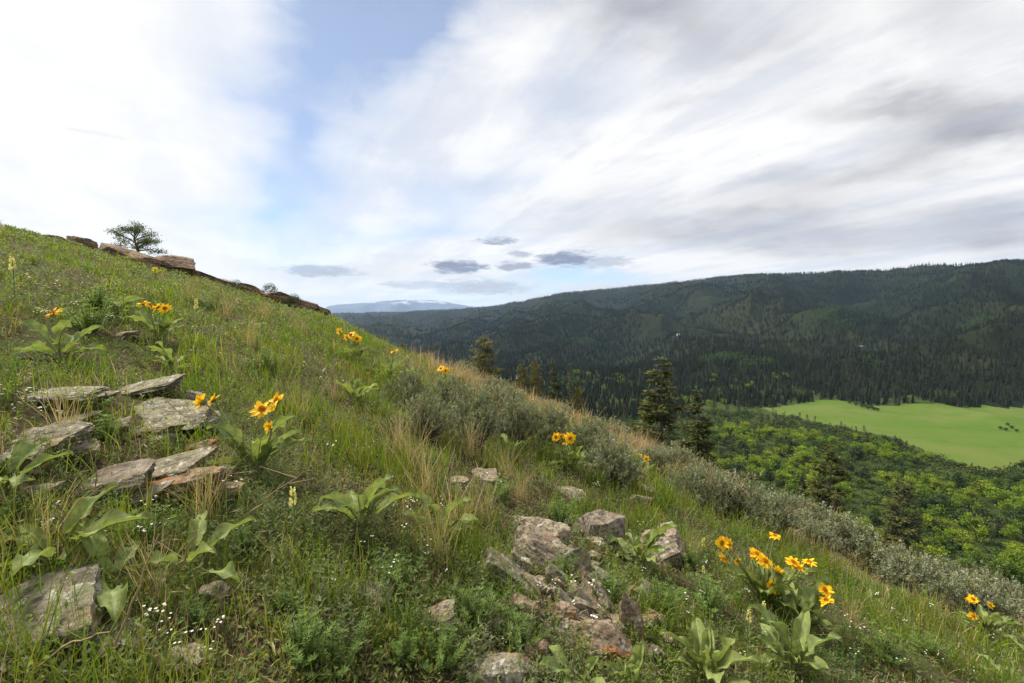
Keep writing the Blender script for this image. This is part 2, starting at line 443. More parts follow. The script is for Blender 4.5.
# ------------------------------------------------------------------ rocks
def rock_mesh(seed, dims, planes=9, cuts=(0.40, 0.80), n=18, mat=None, rough=0.085):
    rng = np.random.default_rng(seed)
    g = np.linspace(-1, 1, n)
    U, Vv = np.meshgrid(g, g)
    faces = []; verts = []; off = 0
    for ax in range(3):
        for s in (-1, 1):
            P = np.zeros((n, n, 3)); P[..., ax] = s; P[..., (ax + 1) % 3] = U; P[..., (ax + 2) % 3] = Vv * s
            verts.append(P.reshape(-1, 3))
            i = np.arange(n - 1)[:, None] * n; j = np.arange(n - 1)[None, :]
            faces.append((np.stack([i + j, i + j + 1, i + n + j + 1, i + n + j], -1).reshape(-1, 4)) + off); off += n * n
    V = np.concatenate(verts); F = np.concatenate(faces)
    key = np.round(V * 1e4).astype(int); _, first, inv = np.unique(key, axis=0, return_index=True, return_inverse=True)
    V = V[first]; F = inv.ravel()[F]
    V = V + 0.10 * np.stack([noise3(V * 1.3 + 5 * q, seed + q) for q in range(3)], -1)
    dims = np.asarray(dims, float)
    for k in range(planes):
        nrm = rng.normal(size=3); nrm /= np.linalg.norm(nrm)
        sup = np.abs(nrm).sum()
        d = sup * rng.uniform(*cuts)
        ex = V @ nrm - d
        V = V - np.clip(ex, 0, None)[:, None] * nrm[None, :]
    # strata ledges and fine roughness
    lay = noise2(V[:, 2] * 5 + seed, V[:, 0] * 0.7 + V[:, 1] * 0.5, seed + 3)
    rad = V.copy(); rad[:, 2] = 0
    V = V + rad * (0.055 * np.sign(lay) * np.abs(lay) ** 0.5 * (0.4 + 0.6 * sstep(-0.3, 0.3, noise3(V * 1.1, seed + 31))))[:, None]
    nn = V / (np.linalg.norm(V, axis=1)[:, None] + 1e-6)
    V = V + nn * (rough * (fbm(V[:, 0] * 3 + V[:, 2] * 2, V[:, 1] * 3 - V[:, 2] * 1.7, seed + 8, 4) + 0.5 * noise3(V * 7, seed + 2)))[:, None]
    V = V * dims * 0.5
    return mesh_np('rock', V, F, mat, smooth=False)
ROCK_SPOTS = []     # (x, y, radius) where no grass grows
def rock(px, py, wpx, hpx, label, mat, seed, depth_ratio=0.8, tilt=(0, 0, 0), thick=None, sink=0.25, group=None, name='rock', at=None, planes=20, n=38):
    """px,py: middle of the rock in the photo; its foot is py + hpx/2"""
    P = hit(px, py + hpx * 0.42) if at is None else np.array(at, float)
    _, _, d = project(P)
    w = wpx * d / FPX * 0.96; h = hpx * d / FPX * (0.80 if at is None else 1)
    dims = (w, w * depth_ratio, thick * w if thick else h * 1.15)
    me = rock_mesh(seed, dims, planes=planes, mat=mat, n=n)
    o = link(name, me); tag(o, label, 'rock', group)
    zc = (dims[2] * 0.5 - dims[2] * (sink + 0.16)) if at is None else 0
    o.location = (P[0], P[1] + w * depth_ratio * 0.25, P[2] + zc)
    o.rotation_euler = tuple(R(q) for q in tilt)
    ROCK_SPOTS.append((o.location[0], o.location[1], max(w, dims[1]) * 0.42))
    return o
SL = ( -3, -16, 0)
G_ = 'flat stone slabs bedded in the left slope'
rock(40, 393, 99, 14, 'long thin grey slab at left edge above the other slabs, edge broken', M_ROCKG, 1, 0.6, (8, -4, 6), sink=0.2)
rock(143, 387, 99, 20, 'long grey slab tilted up to the right beside the two-headed flower', M_ROCKG, 2, 0.5, (6, -12, -4), sink=0.1)
rock(190, 393, 27, 14, 'small chipped stone at the right tip of the tilted grey slab', M_ROCK, 3, 0.8, (0, 15, 20))
rock(150, 411, 94, 24, 'broad lichened slab lying just below the tilted grey slab', M_ROCKG, 4, 0.7, (14, 8, 5), sink=0.3)
rock(195, 420, 45, 20, 'squarish grey stone under the yellow two-headed flower', M_ROCKG, 5, 0.8, (10, 10, 25))
rock(28, 434, 83, 27, 'wide pale slab on the left edge, partly grown over by grass', M_ROCKG, 6, 0.8, (12, -6, 15), sink=0.3)
rock(3, 456, 45, 31, 'blunt grey block cut off by the left picture edge', M_ROCKG, 7, 0.8, (10, 0, 30))
rock(62, 432, 27, 13, 'small pale flake of stone beside the wide left slab', M_ROCK, 8, 0.8, (5, 10, 0))
rock(160, 436, 27, 11, 'little half-buried stone above the orange-stained slab', M_ROCK, 9, 0.8, (5, 5, 0))
rock(95, 481, 92, 24, 'dark purplish slab left of the orange-stained slab', M_ROCKD, 10, 0.7, (16, -12, 10), sink=0.3)
rock(150, 466, 118, 22, 'long mossy upper slab lying on the orange-stained slab', M_ROCKG, 11, 0.5, (12, -14, 8), sink=0.15)
rock(165, 480, 116, 35, 'slab with a bright orange lichen stain on its broken face', M_ROCKS, 12, 0.5, (16, -16, 6), sink=0.25)
rock(212, 487, 54, 22, 'tan flat stone at the right end of the orange-stained slab', M_ROCKO, 13, 0.6, (14, -14, 0))
rock(28, 612, 125, 57, 'large smooth grey-green slab in the bottom left corner', M_ROCKG, 14, 0.8, (16, -20, 20), sink=0.2, planes=7, n=26)
rock(85, 640, 90, 34, 'dark half-buried stone right of the large bottom left slab', M_ROCKD, 15, 0.7, (12, -8, 0), sink=0.4)
rock(172, 655, 56, 26, 'pale-spotted low stone at the bottom left among brown litter', M_ROCK, 16, 0.8, (10, -8, 10), sink=0.35)
rock(208, 594, 34, 16, 'low grey stone below the big pointed leaf', M_ROCK, 17, 0.8, (8, 0, 0))
rock(372, 593, 40, 22, 'dark rust-edged stone alone in the grass left of the rock cluster', M_ROCKD, 18, 0.8, (10, 5, 10))
rock(436, 614, 48, 30, 'grey angular stone half hidden by grass left of the rock cluster', M_ROCK, 19, 0.8, (15, -10, 10), sink=0.3)
rock(541, 530, 52, 36, 'blocky cracked boulder at the top left of the rock cluster', M_ROCK, 20, 0.9, (5, 12, 15), sink=0.2, n=24)
rock(597, 524, 60, 45, 'broad purplish boulder at the top right of the rock cluster', M_ROCKD, 21, 0.8, (8, 10, -10), sink=0.25, n=24)
rock(545, 550, 65, 39, 'wide ledge rock with a pale lichen spot under the cracked boulder', M_ROCK, 22, 0.7, (10, 24, 5), sink=0.25, n=24)
rock(580, 556, 34, 48, 'upright pale slab leaning left in the middle of the rock cluster', M_ROCKG, 23, 0.6, (0, -18, 10), sink=0.2)
rock(596, 575, 22, 36, 'narrow white-faced wedge right of the upright pale slab', M_ROCK, 24, 0.8, (0, -15, 20), sink=0.2)
rock(510, 572, 72, 29, 'long diagonal grey slab on the left flank of the rock cluster', M_ROCKG, 25, 0.5, (10, 36, 5), sink=0.3)
rock(527, 603, 39, 50, 'stepped tan block below the diagonal grey slab', M_ROCKO, 26, 0.7, (8, 20, 5), sink=0.3)
rock(562, 606, 43, 50, 'crumbly orange-brown rock in the hollow of the rock cluster', M_ROCKS, 27, 0.8, (10, 0, 15), sink=0.45)
rock(577, 596, 15, 11, 'fist-sized whitish pebble in the hollow of the rock cluster', M_ROCKG, 28, 0.9)
rock(632, 606, 28, 75, 'tall narrow tan standing slab on the right of the rock cluster', M_ROCKO, 29, 0.6, (-4, 6, 12), sink=0.2, n=24)
rock(612, 642, 101, 48, 'long slab with an orange lichen patch sloping down at the bottom of the cluster', M_ROCKS, 30, 0.5, (10, 30, 6), sink=0.3, n=24)
rock(656, 652, 41, 21, 'pale thin slab beside the lower end of the orange-patched slab', M_ROCKG, 31, 0.6, (6, 32, 10))
rock(536, 646, 28, 41, 'small rusty orange rock at the foot of the cluster on the left', M_ROCKS, 32, 0.7, (6, 20, 10), sink=0.3)
rock(503, 672, 80, 43, 'smooth grey slab at the bottom picture edge below the cluster', M_ROCKG, 33, 0.7, (14, 26, 8), sink=0.35)
rock(665, 546, 52, 43, 'pinkish boulder behind broad leaves right of the rock cluster', M_ROCK, 34, 0.8, (5, -8, 15), sink=0.25)
rock(560, 634, 36, 21, 'brown stone wedged between the two lower orange rocks', M_ROCKD, 35, 0.8, (8, 14, 0), sink=0.4)
rock(572, 494, 36, 10, 'thin tan slab in grass above the cracked boulder', M_ROCK, 36, 0.6, (8, 16, 0))
rock(643, 499, 30, 12, 'tan slab in grass above the broad purplish boulder', M_ROCKO, 37, 0.6, (8, 18, 0))
rock(486, 470, 46, 26, 'reddish rubble stone below the big sagebrush clump', M_ROCK, 38, 0.8, (8, 10, 0), sink=0.4)
rock(455, 478, 24, 14, 'small grey rubble stone left of the reddish rubble stone', M_ROCK, 39, 0.8, (8, 10, 0), sink=0.3)
rock(840, 559, 44, 10, 'thin bare tan slab on the right slope below the sagebrush', M_ROCKO, 40, 0.5, (6, 22, 0))
rock(650, 488, 30, 12, 'small brown slab right of the tan slab near the brow', M_ROCKD, 41, 0.6, (6, 18, 0))
rock(120, 333, 26, 8, 'flat grey stone in the upper left grass', M_ROCK, 43, 0.7, (6, -10, 0))
rock(100, 246 + 34, 22, 6, 'low brown stone in the grass under the skyline ledge', M_ROCKR, 44, 0.7, (6, -10, 0))
rr_ = random.Random(8)
for i in range(34):
    rock(rr_.gauss(575, 42), rr_.gauss(592, 42), rr_.uniform(12, 32), rr_.uniform(10, 26), 'small rubble stone packed among the blocks of the central rock cluster', rr_.choice([M_ROCK, M_ROCKO, M_ROCKD, M_ROCK]), 800 + i, 0.8,
         (rr_.uniform(-20, 20), rr_.uniform(0, 35), rr_.uniform(0, 180)), group='rubble of the central rock cluster', sink=0.25, n=14)
for i in range(48):
    q = rr_.random(); cx = 515 + 110 * q + rr_.gauss(0, 20); cy = 545 + 95 * q + rr_.gauss(8, 30)
    rock(cx, cy, rr_.uniform(18, 44), rr_.uniform(9, 17), 'thin tilted rock shard standing among the blocks of the central rock cluster', rr_.choice([M_ROCK, M_ROCKO, M_ROCKG, M_ROCK, M_ROCKS]), 900 + i, rr_.uniform(0.35, 0.7),
         (rr_.uniform(-10, 20), rr_.uniform(20, 62), rr_.uniform(-25, 30)), group='tilted shards of the central rock cluster', sink=0.05, n=20)
for i in range(16):
    rock(rr_.uniform(10, 235), rr_.uniform(405, 505), rr_.uniform(10, 26), rr_.uniform(6, 12), 'small broken stone lying among the flat slabs on the left', rr_.choice([M_ROCK, M_ROCKG, M_ROCKD]), 840 + i, 0.8,
         (rr_.uniform(0, 20), rr_.uniform(-25, 5), rr_.uniform(0, 180)), group='broken stones among the left slabs', sink=0.25, n=14)
for i in range(12):
    rock(rr_.uniform(5, 225), rr_.choice([398, 412, 428, 446, 470, 488, 500]) + rr_.uniform(-5, 5), rr_.uniform(34, 70), rr_.uniform(9, 15), 'thin slab mostly buried in the grass among the flat slabs on the left', rr_.choice([M_ROCKG, M_ROCKG, M_ROCK, M_ROCKS]), 960 + i, rr_.uniform(0.4, 0.6),
         (rr_.uniform(6, 16), rr_.uniform(-18, -4), rr_.uniform(-15, 20)), group='mostly buried slabs on the left', sink=0.15, n=24)
# ledge on the skyline
def crest_rock(px, py, wpx, hpx, label, seed, tilt, dr=0.8, fr=0.93, n=26):
    wpx *= 0.98; hpx *= 0.85; rj = random.Random(seed); tilt = (rj.uniform(-8, 8), tilt[1] + rj.uniform(-9, 6), rj.uniform(0, 60))
    az, e = az_e(px, py); r = dstar(az) * fr
    d = ray(px, py); P = d * (r / math.hypot(d[0], d[1]))
    o = rock(px, py, wpx, hpx, label, M_ROCKR, seed, dr, tilt, at=P, n=n, name='ledge_rock', planes=10)
    g = gz(P[0], P[1])
    hh = hpx * P[1] / FPX
    if P[2] - hh * 0.5 > g - 0.02:                      # reach down to the soil
        extra = P[2] - hh * 0.5 - g + 0.04
        o.scale = (1, 1, 1 + extra / hh); o.location.z -= extra / 2
    return o
crest_rock(48, 239, 30, 7, 'low brown stone at the far left end of the skyline ledge', 50, (0, 10, 0))
crest_rock(76, 243, 30, 11, 'rounded brown ledge rock on the skyline left of the little tree', 51, (0, 12, 0))
crest_rock(107, 251, 44, 15, 'reddish ledge rock on the skyline just left of the little tree', 52, (0, 14, 10))
crest_rock(135, 259, 40, 13, 'ledge rock directly under the little tree on the skyline', 53, (0, 13, -10))
crest_rock(165, 263, 42, 16, 'block jutting out like a nose right of the little tree', 54, (0, 5, 10))
crest_rock(201, 277, 46, 12, 'long grey-brown ledge rock right of the jutting block', 55, (0, 17, 0))
crest_rock(222, 284, 30, 9, 'low ledge stone between the long ledge rock and the grassy gap', 56, (0, 17, 10))
crest_rock(250, 291, 30, 10, 'flat ledge rock left of the dark rock face on the skyline', 57, (0, 14, 10))
crest_rock(274, 297, 36, 17, 'ledge rock with a dark undercut right face on the skyline', 58, (0, 14, 0))
crest_rock(299, 304, 28, 8, 'small ledge stone right of the dark undercut rock', 59, (0, 16, 0))
crest_rock(318, 311, 30, 8, 'low stone near the right end of the skyline ledge', 60, (0, 20, 0))

# ------------------------------------------------------------------ balsamroot
def vnz(T, S): return np.clip(1 - np.abs(((T * 8.0 - np.abs(S) * 1.1) % 1.0) - 0.5) * 4.0, 0, 1)
def leaf_mesh(seed, L, Wd, pet, arch, droop, fold=0.25, twist=0.0):
    Wd *= 0.84
    rng = np.random.default_rng(seed)
    nt_, nw = 30, 15
    t = np.linspace(0, 1, nt_); s = np.linspace(-1, 1, nw)
    prof = np.clip(np.sin(math.pi * np.clip(t, 0, 1) ** 0.62), 0, 1) ** 0.75; prof[0] = 0.35; prof[1] = max(prof[1], 0.72)
    ang = arch * (1 - t) + droop * t                       # elevation of the blade along its length
    ds = L / (nt_ - 1)
    x = np.concatenate([[0], np.cumsum(np.cos(ang[:-1]) * ds)]); z = np.concatenate([[0], np.cumsum(np.sin(ang[:-1]) * ds)])
    # petiole: rises from the root to the blade
    pa = np.linspace(min(arch + 0.5, 1.45), arch, 6); ps = pet / 5
    pxx = np.concatenate([[0], np.cumsum(np.cos(pa[:-1]) * ps)]); pz = np.concatenate([[0], np.cumsum(np.sin(pa[:-1]) * ps)])
    bx, bz = pxx[-1], pz[-1]
    T, S = np.meshgrid(t, s, indexing='ij')
    tw = twist * T
    ph = rng.uniform(0, 6, 2)
    rip = 0.16 * Wd * np.sin(T * 9 + ph[0]) * S * np.abs(S) + 0.11 * Wd * np.sin(T * 15 + ph[1]) * S ** 2
    wd = Wd * 0.5 * prof[:, None] * S
    back = -np.abs(S) * (t[:, None] < 0.12) * L * 0.10       # lobes of the heart-shaped base
    nx, nz = -np.sin(ang)[:, None], np.cos(ang)[:, None]
    up = np.abs(wd) * fold * 2.0 + rip * (0.7 + 0.9 * rng.uniform()) - 0.014 * Wd * vnz(T, S) + 0.04 * Wd * noise2(T * 3 + seed, S * 1.2, seed + 7) + wd * np.sin(tw)
    X = bx + x[:, None] + nx * up + back * np.cos(ang)[:, None]; Z = bz + z[:, None] + nz * up + back * np.sin(ang)[:, None]
    Y = wd * np.cos(tw)
    A = Acc()
    V = np.stack([X, Y, Z], -1).reshape(-1, 3)
    i = np.arange(nt_ - 1)[:, None] * nw; j = np.arange(nw - 1)[None, :]
    F = np.stack([i + j, i + j + 1, i + nw + j + 1, i + nw + j], -1).reshape(-1, 4)
    hue = rng.uniform(-1, 1)
    base = np.array([0.175, 0.235, 0.090]) * (1 + 0.12 * hue) + np.array([0.02, 0.008, -0.02]) * rng.uniform(0, 1)
    C = np.tile(base, (nt_, nw, 1)); C[:, nw // 2] = base * 0.5 + np.array([0.17, 0.20, 0.11])
    vn = np.clip(1 - np.abs(((T * 8.0 - np.abs(S) * 1.1) % 1.0) - 0.5) * 7.0, 0, 1) * (np.abs(S) < 0.92)
    C = C * (1 - 0.45 * vn[..., None]) + (base * 0.6 + np.array([0.15, 0.17, 0.09])) * 0.45 * vn[..., None]
    brown = sstep(0.25, 0.6, noise2(T * 5 + seed, S * 2.0, seed)) * sstep(0.55, 1.0, np.maximum(np.abs(S), T))
    C = C * (1 - 0.6 * brown[..., None]) + np.array([0.24, 0.19, 0.08]) * 0.6 * brown[..., None]
    C = C * (1 + 0.28 * noise2(T * 6 + 3, S * 3 + seed, seed + 4)[..., None])
    C *= (1 + 0.07 * rng.normal(size=(nt_, nw, 1)))
    A.add(V, F, C.reshape(-1, 3))
    Pt = np.stack([pxx, np.zeros(6), pz], -1)
    V2, F2 = tube(Pt, np.linspace(0.0045, 0.0035, 6), 5); A.add(V2, F2, np.array([0.20, 0.24, 0.11]))
    Rb = np.stack([bx + x, np.zeros(nt_), bz + z], -1); Rb = Rb - np.stack([nx[:, 0], 0 * t, nz[:, 0]], -1) * 0.0015
    V3, F3 = tube(Rb, np.linspace(0.003, 0.0006, nt_), 4); A.add(V3, F3, np.array([0.26, 0.29, 0.17]))
    return A.mesh('leaf', M_BALSAM)
LEAVES_UP = [leaf_mesh(100 + q, *p) for q, p in enumerate([(0.19, 0.085, 0.12, 1.25, 0.85, 0.35, 0.2), (0.21, 0.09, 0.14, 1.1, 0.35, 0.3, -0.3), (0.17, 0.075, 0.10, 1.35, 1.1, 0.5, 0.1), (0.20, 0.10, 0.13, 0.95, 0.1, 0.2, 0.4)])]
LEAVES_OUT = [leaf_mesh(120 + q, *p) for q, p in enumerate([(0.22, 0.095, 0.13, 0.7, -0.25, 0.25, 0.3), (0.20, 0.105, 0.12, 0.5, -0.5, 0.18, -0.4), (0.24, 0.10, 0.15, 0.8, 0.0, 0.35, 0.0), (0.19, 0.09, 0.10, 0.45, -0.1, 0.4, 0.6)])]
DISC_M = leaf_mat('flower_disc', 0.0, 0.8, 0.1)
def flower_meshes(seed, npet, rad_, cup):
    rng = np.random.default_rng(seed); A = Acc()
    for i in range(npet):
        a = 2 * math.pi * i / npet + rng.uniform(-0.12, 0.12); l = rad_ * rng.uniform(0.72, 1.08); w = rad_ * rng.uniform(0.30, 0.44)
        el = cup + rng.uniform(-0.4, 0.35)
        t = np.array([0.16, 0.45, 0.8, 1.0]); wd = np.array([0.55, 1.0, 0.85, 0.12]) * w * 0.5
        rr = l * t; zz = np.sin(el) * rr - 0.12 * rad_ * t ** 3 + rng.uniform(-0.03, 0.03) * rad_
        dirv = np.array([math.cos(a), math.sin(a), 0]); sd = np.array([-math.sin(a), math.cos(a), 0])
        c = dirv[None] * (rr * math.cos(el))[:, None] + np.array([0, 0, 1])[None] * zz[:, None]
        V = np.concatenate([c - sd * wd[:, None], c + np.array([0, 0, -0.05 * rad_]), c + sd * wd[:, None]])
        F = [[k, k + 4, k + 5, k + 1] for k in range(3)] + [[k + 4, k + 8, k + 9, k + 5] for k in range(3)]
        col = np.array([0.84, 0.52, 0.010]) * rng.uniform(0.9, 1.08); col2 = col * np.array([0.95, 0.82, 1])
        C = np.tile(np.stack([col2, col, col, col]), (3, 1))
        A.add(V, np.array(F), C)
    head = A.mesh('flower_head', M_PETAL)
    D = Acc()
    n = 150; i = np.arange(n) + 0.5; r = 0.27 * rad_ * np.sqrt(i / n); th = i * 2.39996
    P = np.stack([r * np.cos(th), r * np.sin(th), 0.03 * rad_ + 0.10 * rad_ * (1 - (r / (0.3 * rad_)) ** 2)], -1)
    Dv = np.stack([0.5 * np.cos(th) * r / (0.27 * rad_), 0.5 * np.sin(th) * r / (0.27 * rad_), np.ones(n)], -1)
    V, F, C = cards(P, Dv, rnd_dirs(n, rng), np.full(n, 0.11 * rad_), np.full(n, 0.06 * rad_), np.tile([0.66, 0.30, 0.014], (n, 1)) * rng.uniform(0.6, 1.2, (n, 1)))
    D.add(V, F, C)
    # dome under the florets
    g = np.linspace(0, 1, 5); a = np.linspace(0, 2 * math.pi, 14, endpoint=False)
    V = np.stack([np.outer(g, np.cos(a)) * 0.29 * rad_, np.outer(g, np.sin(a)) * 0.29 * rad_, np.outer(0.02 * rad_ + 0.10 * rad_ * (1 - g ** 2), np.ones(14))], -1).reshape(-1, 3)
    F = np.array([[i * 14 + j, i * 14 + (j + 1) % 14, (i + 1) * 14 + (j + 1) % 14, (i + 1) * 14 + j] for i in range(4) for j in range(14)])
    D.add(V, F, np.array([0.55, 0.22, 0.012]))
    disc = D.mesh('flower_disc', DISC_M)
    K = Acc()
    for ring, (l, e) in enumerate(((0.42, -0.2), (0.36, -0.7))):
        n = 11; a = np.arange(n) * 2 * math.pi / n + ring * 0.3
        Dv = np.stack([np.cos(a) * math.cos(e), np.sin(a) * math.cos(e), np.full(n, math.sin(e) + 0.25)], -1)
        P = np.stack([np.cos(a) * 0.05 * rad_, np.sin(a) * 0.05 * rad_, np.full(n, -0.12 * rad_)], -1)
        V, F, C = cards(P, Dv, np.tile([0.0, 0.0, 1.0], (n, 1)), np.full(n, l * rad_), np.full(n, 0.17 * rad_), np.tile([0.24, 0.28, 0.16], (n, 1)), mid=0.4)
        K.add(V, F, C)
    V, F = tube(np.array([[0, 0, -0.3 * rad_], [0, 0, -0.18 * rad_], [0, 0, -0.06 * rad_], [0, 0, 0.0]]), [0.05 * rad_, 0.16 * rad_, 0.26 * rad_, 0.27 * rad_], 10)
    K.add(V, F, np.array([0.22, 0.26, 0.14]))
    cal = K.mesh('calyx', M_BALSAM)
    return head, disc, cal
FLOWERS = [flower_meshes(200 + q, n_, 0.042, c_) for q, (n_, c_) in enumerate([(15, 0.1), (13, 0.35), (17, 0.0), (14, 0.6)])]
STEM_M = M_BALSAM
PLANT_SPOTS = []; LEAFK = 0.78
def balsamroot(px, py, spread, nl, flowers, label, seed, up=0.5, scale=None, leaves_to=(), fsize=1.0):
    """root at the photo point px,py; flowers: list of (px, py[, size]); spread: leaf size factor"""
    rng = random.Random(seed)
    P = hit(px, py)
    _, _, d = project(P)
    t = thing('balsamroot', label, 'wildflower plant', P - np.array([0, 0, 0.01]))
    PLANT_SPOTS.append((P[0], P[1], 0.10 * spread))
    a0 = rng.uniform(0, 6.28)
    for i in range(int(nl * 1.35)):
        isup = rng.random() < up; spread_ = spread * LEAFK
        me = rng.choice(LEAVES_UP if isup else LEAVES_OUT)
        o = link('leaf', me, t)
        a = a0 + i * 2.4 + rng.uniform(-0.5, 0.5)
        o.rotation_euler = (rng.uniform(-0.15, 0.15), rng.uniform(-0.2, 0.25), a)
        s = spread_ * rng.uniform(0.55, 1.1); o.scale = (s, s * rng.uniform(0.85, 1.15), s)
        o.location = (math.cos(a) * 0.015 * spread, math.sin(a) * 0.015 * spread, 0)
    for (lx, ly, s) in leaves_to:                            # leaves whose tips reach given places
        q = ray(lx, ly) * d - P
        me = rng.choice(LEAVES_OUT[2:3] + LEAVES_UP[1:2] if q[2] > 0.08 else LEAVES_OUT)
        o = link('leaf', me, t); a = math.atan2(q[1] + rng.uniform(-0.1, 0.05), q[0])
        o.rotation_euler = (rng.uniform(-0.3, 0.3), rng.uniform(-0.1, 0.1), a); rl = math.hypot(q[0], q[1]); me_l = max(v.co.x for v in me.vertices); s = min(max(rl / me_l, 0.4), 1.0); o.scale = (s, s * 0.9, s)
    for f in flowers:
        fx, fy = f[0], f[1]; fs = (f[2] if len(f) > 2 else 1.0) * 1.1
        dd = d - rng.uniform(0.02, 0.12) * spread
        tip = ray(fx, fy) * dd - P
        b = np.array([rng.uniform(-0.02, 0.02), rng.uniform(-0.02, 0.02), 0])
        lean = np.array([rng.uniform(-0.6, 0.6), rng.uniform(-1.0, 0.1), rng.uniform(0.25, 0.9)]); lean /= np.linalg.norm(lean)
        hs = fs * fsize
        neck = tip - lean * 0.012 * hs
        mid = b * 0.5 + neck * 0.55 + np.array([rng.uniform(-0.015, 0.015), 0.01, 0.03])
        s_ = np.linspace(0, 1, 9)[:, None]
        pts = (1 - s_) ** 2 * b + 2 * s_ * (1 - s_) * mid + s_ ** 2 * neck
        A = Acc(); V, F = tube(pts, np.linspace(0.0042, 0.003, 9) * max(0.8, spread), 6); A.add(V, F, np.array([0.26, 0.31, 0.13]))
        st = link('flower_stem', A.mesh('flower_stem', STEM_M), t)
        h, dsc, cl = rng.choice(FLOWERS)
        fo = link('flower_head', h, t); fo.location = [float(q) for q in tip]
        import mathutils
        fo.rotation_euler = mathutils.Vector(lean).to_track_quat('Z', 'Y').to_euler()
        fo.scale = (hs,) * 3
        link('flower_disc', dsc, fo); link('calyx', cl, fo)
    return t
balsamroot(256, 474, 1.15, 11, [(203, 400, 1.0), (213, 398, 0.9), (262, 407, 1.15), (277, 398, 1.0), (270, 425, 0.7)], 'grey-green balsamroot with four yellow flowers right of the stone slabs', 1, 0.7, leaves_to=((318, 447, 1.15), (215, 440, 1.0), (262, 480, .9)))
balsamroot(160, 342, 1.15, 8, [(143, 302, 1.1), (150, 304, 1.1), (158, 306, 1.2), (165, 307, 1.1)], 'balsamroot with a tight row of yellow blooms high on the left slope', 2, 0.5)
balsamroot(62, 362, 1.15, 8, [(53, 311, 1.1)], 'big-leaved balsamroot with one yellow bloom by the left edge', 3, 0.3, leaves_to=((22, 330, 1.0), (88, 332, 1.0), (102, 345, 1.0)))
balsamroot(356, 362, 1.5, 9, [(340, 331, 1.2), (351, 334, 1.5), (357, 338, 1.5), (347, 337, 1.2)], 'balsamroot with yellow blooms on the left side of the brow', 4, 0.5)
balsamroot(388, 384, 1.4, 9, [(394, 350, 1.2)], 'leafy balsamroot with a single bloom left of the sagebrush', 5, 0.6)
balsamroot(355, 404, 1.2, 8, [], 'pale leafy balsamroot without blooms below the brow blooms', 6, 0.8)
balsamroot(572, 472, 1.45, 14, [(556, 436, 1.1), (562, 434, 1.3), (570, 437, 1.3), (566, 441, 1.1)], 'bright green balsamroot with orange-yellow blooms in front of the sagebrush', 7, 0.6)
balsamroot(508, 460, 1.0, 7, [], 'low flowerless balsamroot in front of the big sagebrush', 8, 0.3)
balsamroot(446, 386, 1.0, 4, [(441, 368, 1.6), (446, 370, 1.4)], 'balsamroot whose bloom peeks out of the sagebrush on the brow', 9, 0.5)
balsamroot(646, 474, 1.0, 6, [(640, 455, 1.3), (646, 458, 1.3)], 'small balsamroot with blooms among sagebrush right of centre', 10, 0.5)
balsamroot(768, 608, 1.15, 20, [(722, 541, .95), (729, 542, .95), (724, 556, .95), (737, 559, .6), (752, 553, .95), (757, 552, 1.0), (765, 559, 1.1), (777, 570, 1.05), (772, 583, .85), (777, 590, .9), (793, 560, .95), (799, 566, .95), (809, 560, .9), (775, 534, .8)],
           'largest balsamroot with about a dozen yellow blooms on the right slope', 11, 0.6, leaves_to=((712, 570, .9), (820, 562, .9)))
balsamroot(803, 630, 1.05, 11, [(825, 588, 1.0), (827, 599, 1.05)], 'balsamroot with two blooms facing right beside the largest one', 12, 0.5, leaves_to=((846, 602, 1.1), (845, 650, 1.1)))
balsamroot(793, 672, 1.0, 14, [], 'flowerless balsamroot with long upright leaves below the largest one', 13, 0.6, leaves_to=((735, 602, 1.2), (772, 600, 1.1)))
balsamroot(706, 686, 1.0, 14, [], 'flowerless balsamroot cut off by the bottom edge right of the rocks', 14, 0.7)
balsamroot(985, 636, 1.2, 13, [(973, 598, 1.1), (990, 604, .9), (973, 615, 1.0), (967, 600, .7)], 'balsamroot with three blooms near the right edge', 15, 0.3, leaves_to=((938, 605, 1.2), (1020, 632, 1.2)))
balsamroot(362, 534, 1.0, 6, [], 'yellowish broad-leaved balsamroot in the grass left of centre', 16, 0.55, leaves_to=((322, 492, 1.0), (402, 492, 1.0)))
balsamroot(440, 540, 0.9, 4, [], 'balsamroot with one arching leaf left of the rock cluster', 17, 0.4, leaves_to=((402, 518, 1.1), (476, 510, .7)))
balsamroot(4, 492, 1.0, 4, [], 'balsamroot leaves entering at the left edge above the others', 18, 0.2, leaves_to=((38, 488, 1.0), (25, 476, .8)))
balsamroot(55, 566, 0.95, 4, [], 'broad flat balsamroot leaves at the left edge', 19, 0.0, leaves_to=((8, 515, 1.15), (100, 545, 1.0)))
balsamroot(112, 590, 0.85, 4, [], 'balsamroot with one big rounded leaf above the bottom left slab', 20, 0.0, leaves_to=((175, 596, 1.15), (85, 515, .6)))
balsamroot(190, 578, 0.8, 3, [], 'balsamroot with one long pointed leaf among dry stems', 21, 0.0, leaves_to=((248, 525, 1.15),))
balsamroot(640, 566, 1.05, 9, [], 'leafy balsamroot beside the pinkish boulder', 22, 0.7, leaves_to=((675, 540, 1.0), (608, 560, .9)))
balsamroot(578, 690, 0.85, 6, [], 'upright balsamroot leaves at the bottom edge under the rock cluster', 23, 0.9)
balsamroot(630, 694, 0.85, 4, [], 'pair of tall narrow balsamroot leaves at the bottom edge', 24, 1.0)
balsamroot(155, 279, 1.0, 5, [(155, 269, 1.2), (160, 271, 1.0)], 'tiny far balsamroot with a bloom under the skyline tree', 25, 0.5)
balsamroot(172, 372, 0.9, 7, [], 'flowerless balsamroot above the tilted grey slab', 26, 0.4)
balsamroot(1010, 690, 1.0, 8, [], 'flowerless balsamroot in the bottom right corner', 27, 0.4)
balsamroot(115, 312, 1.2, 7, [], 'pale green balsamroot high on the left slope', 28, 0.4)
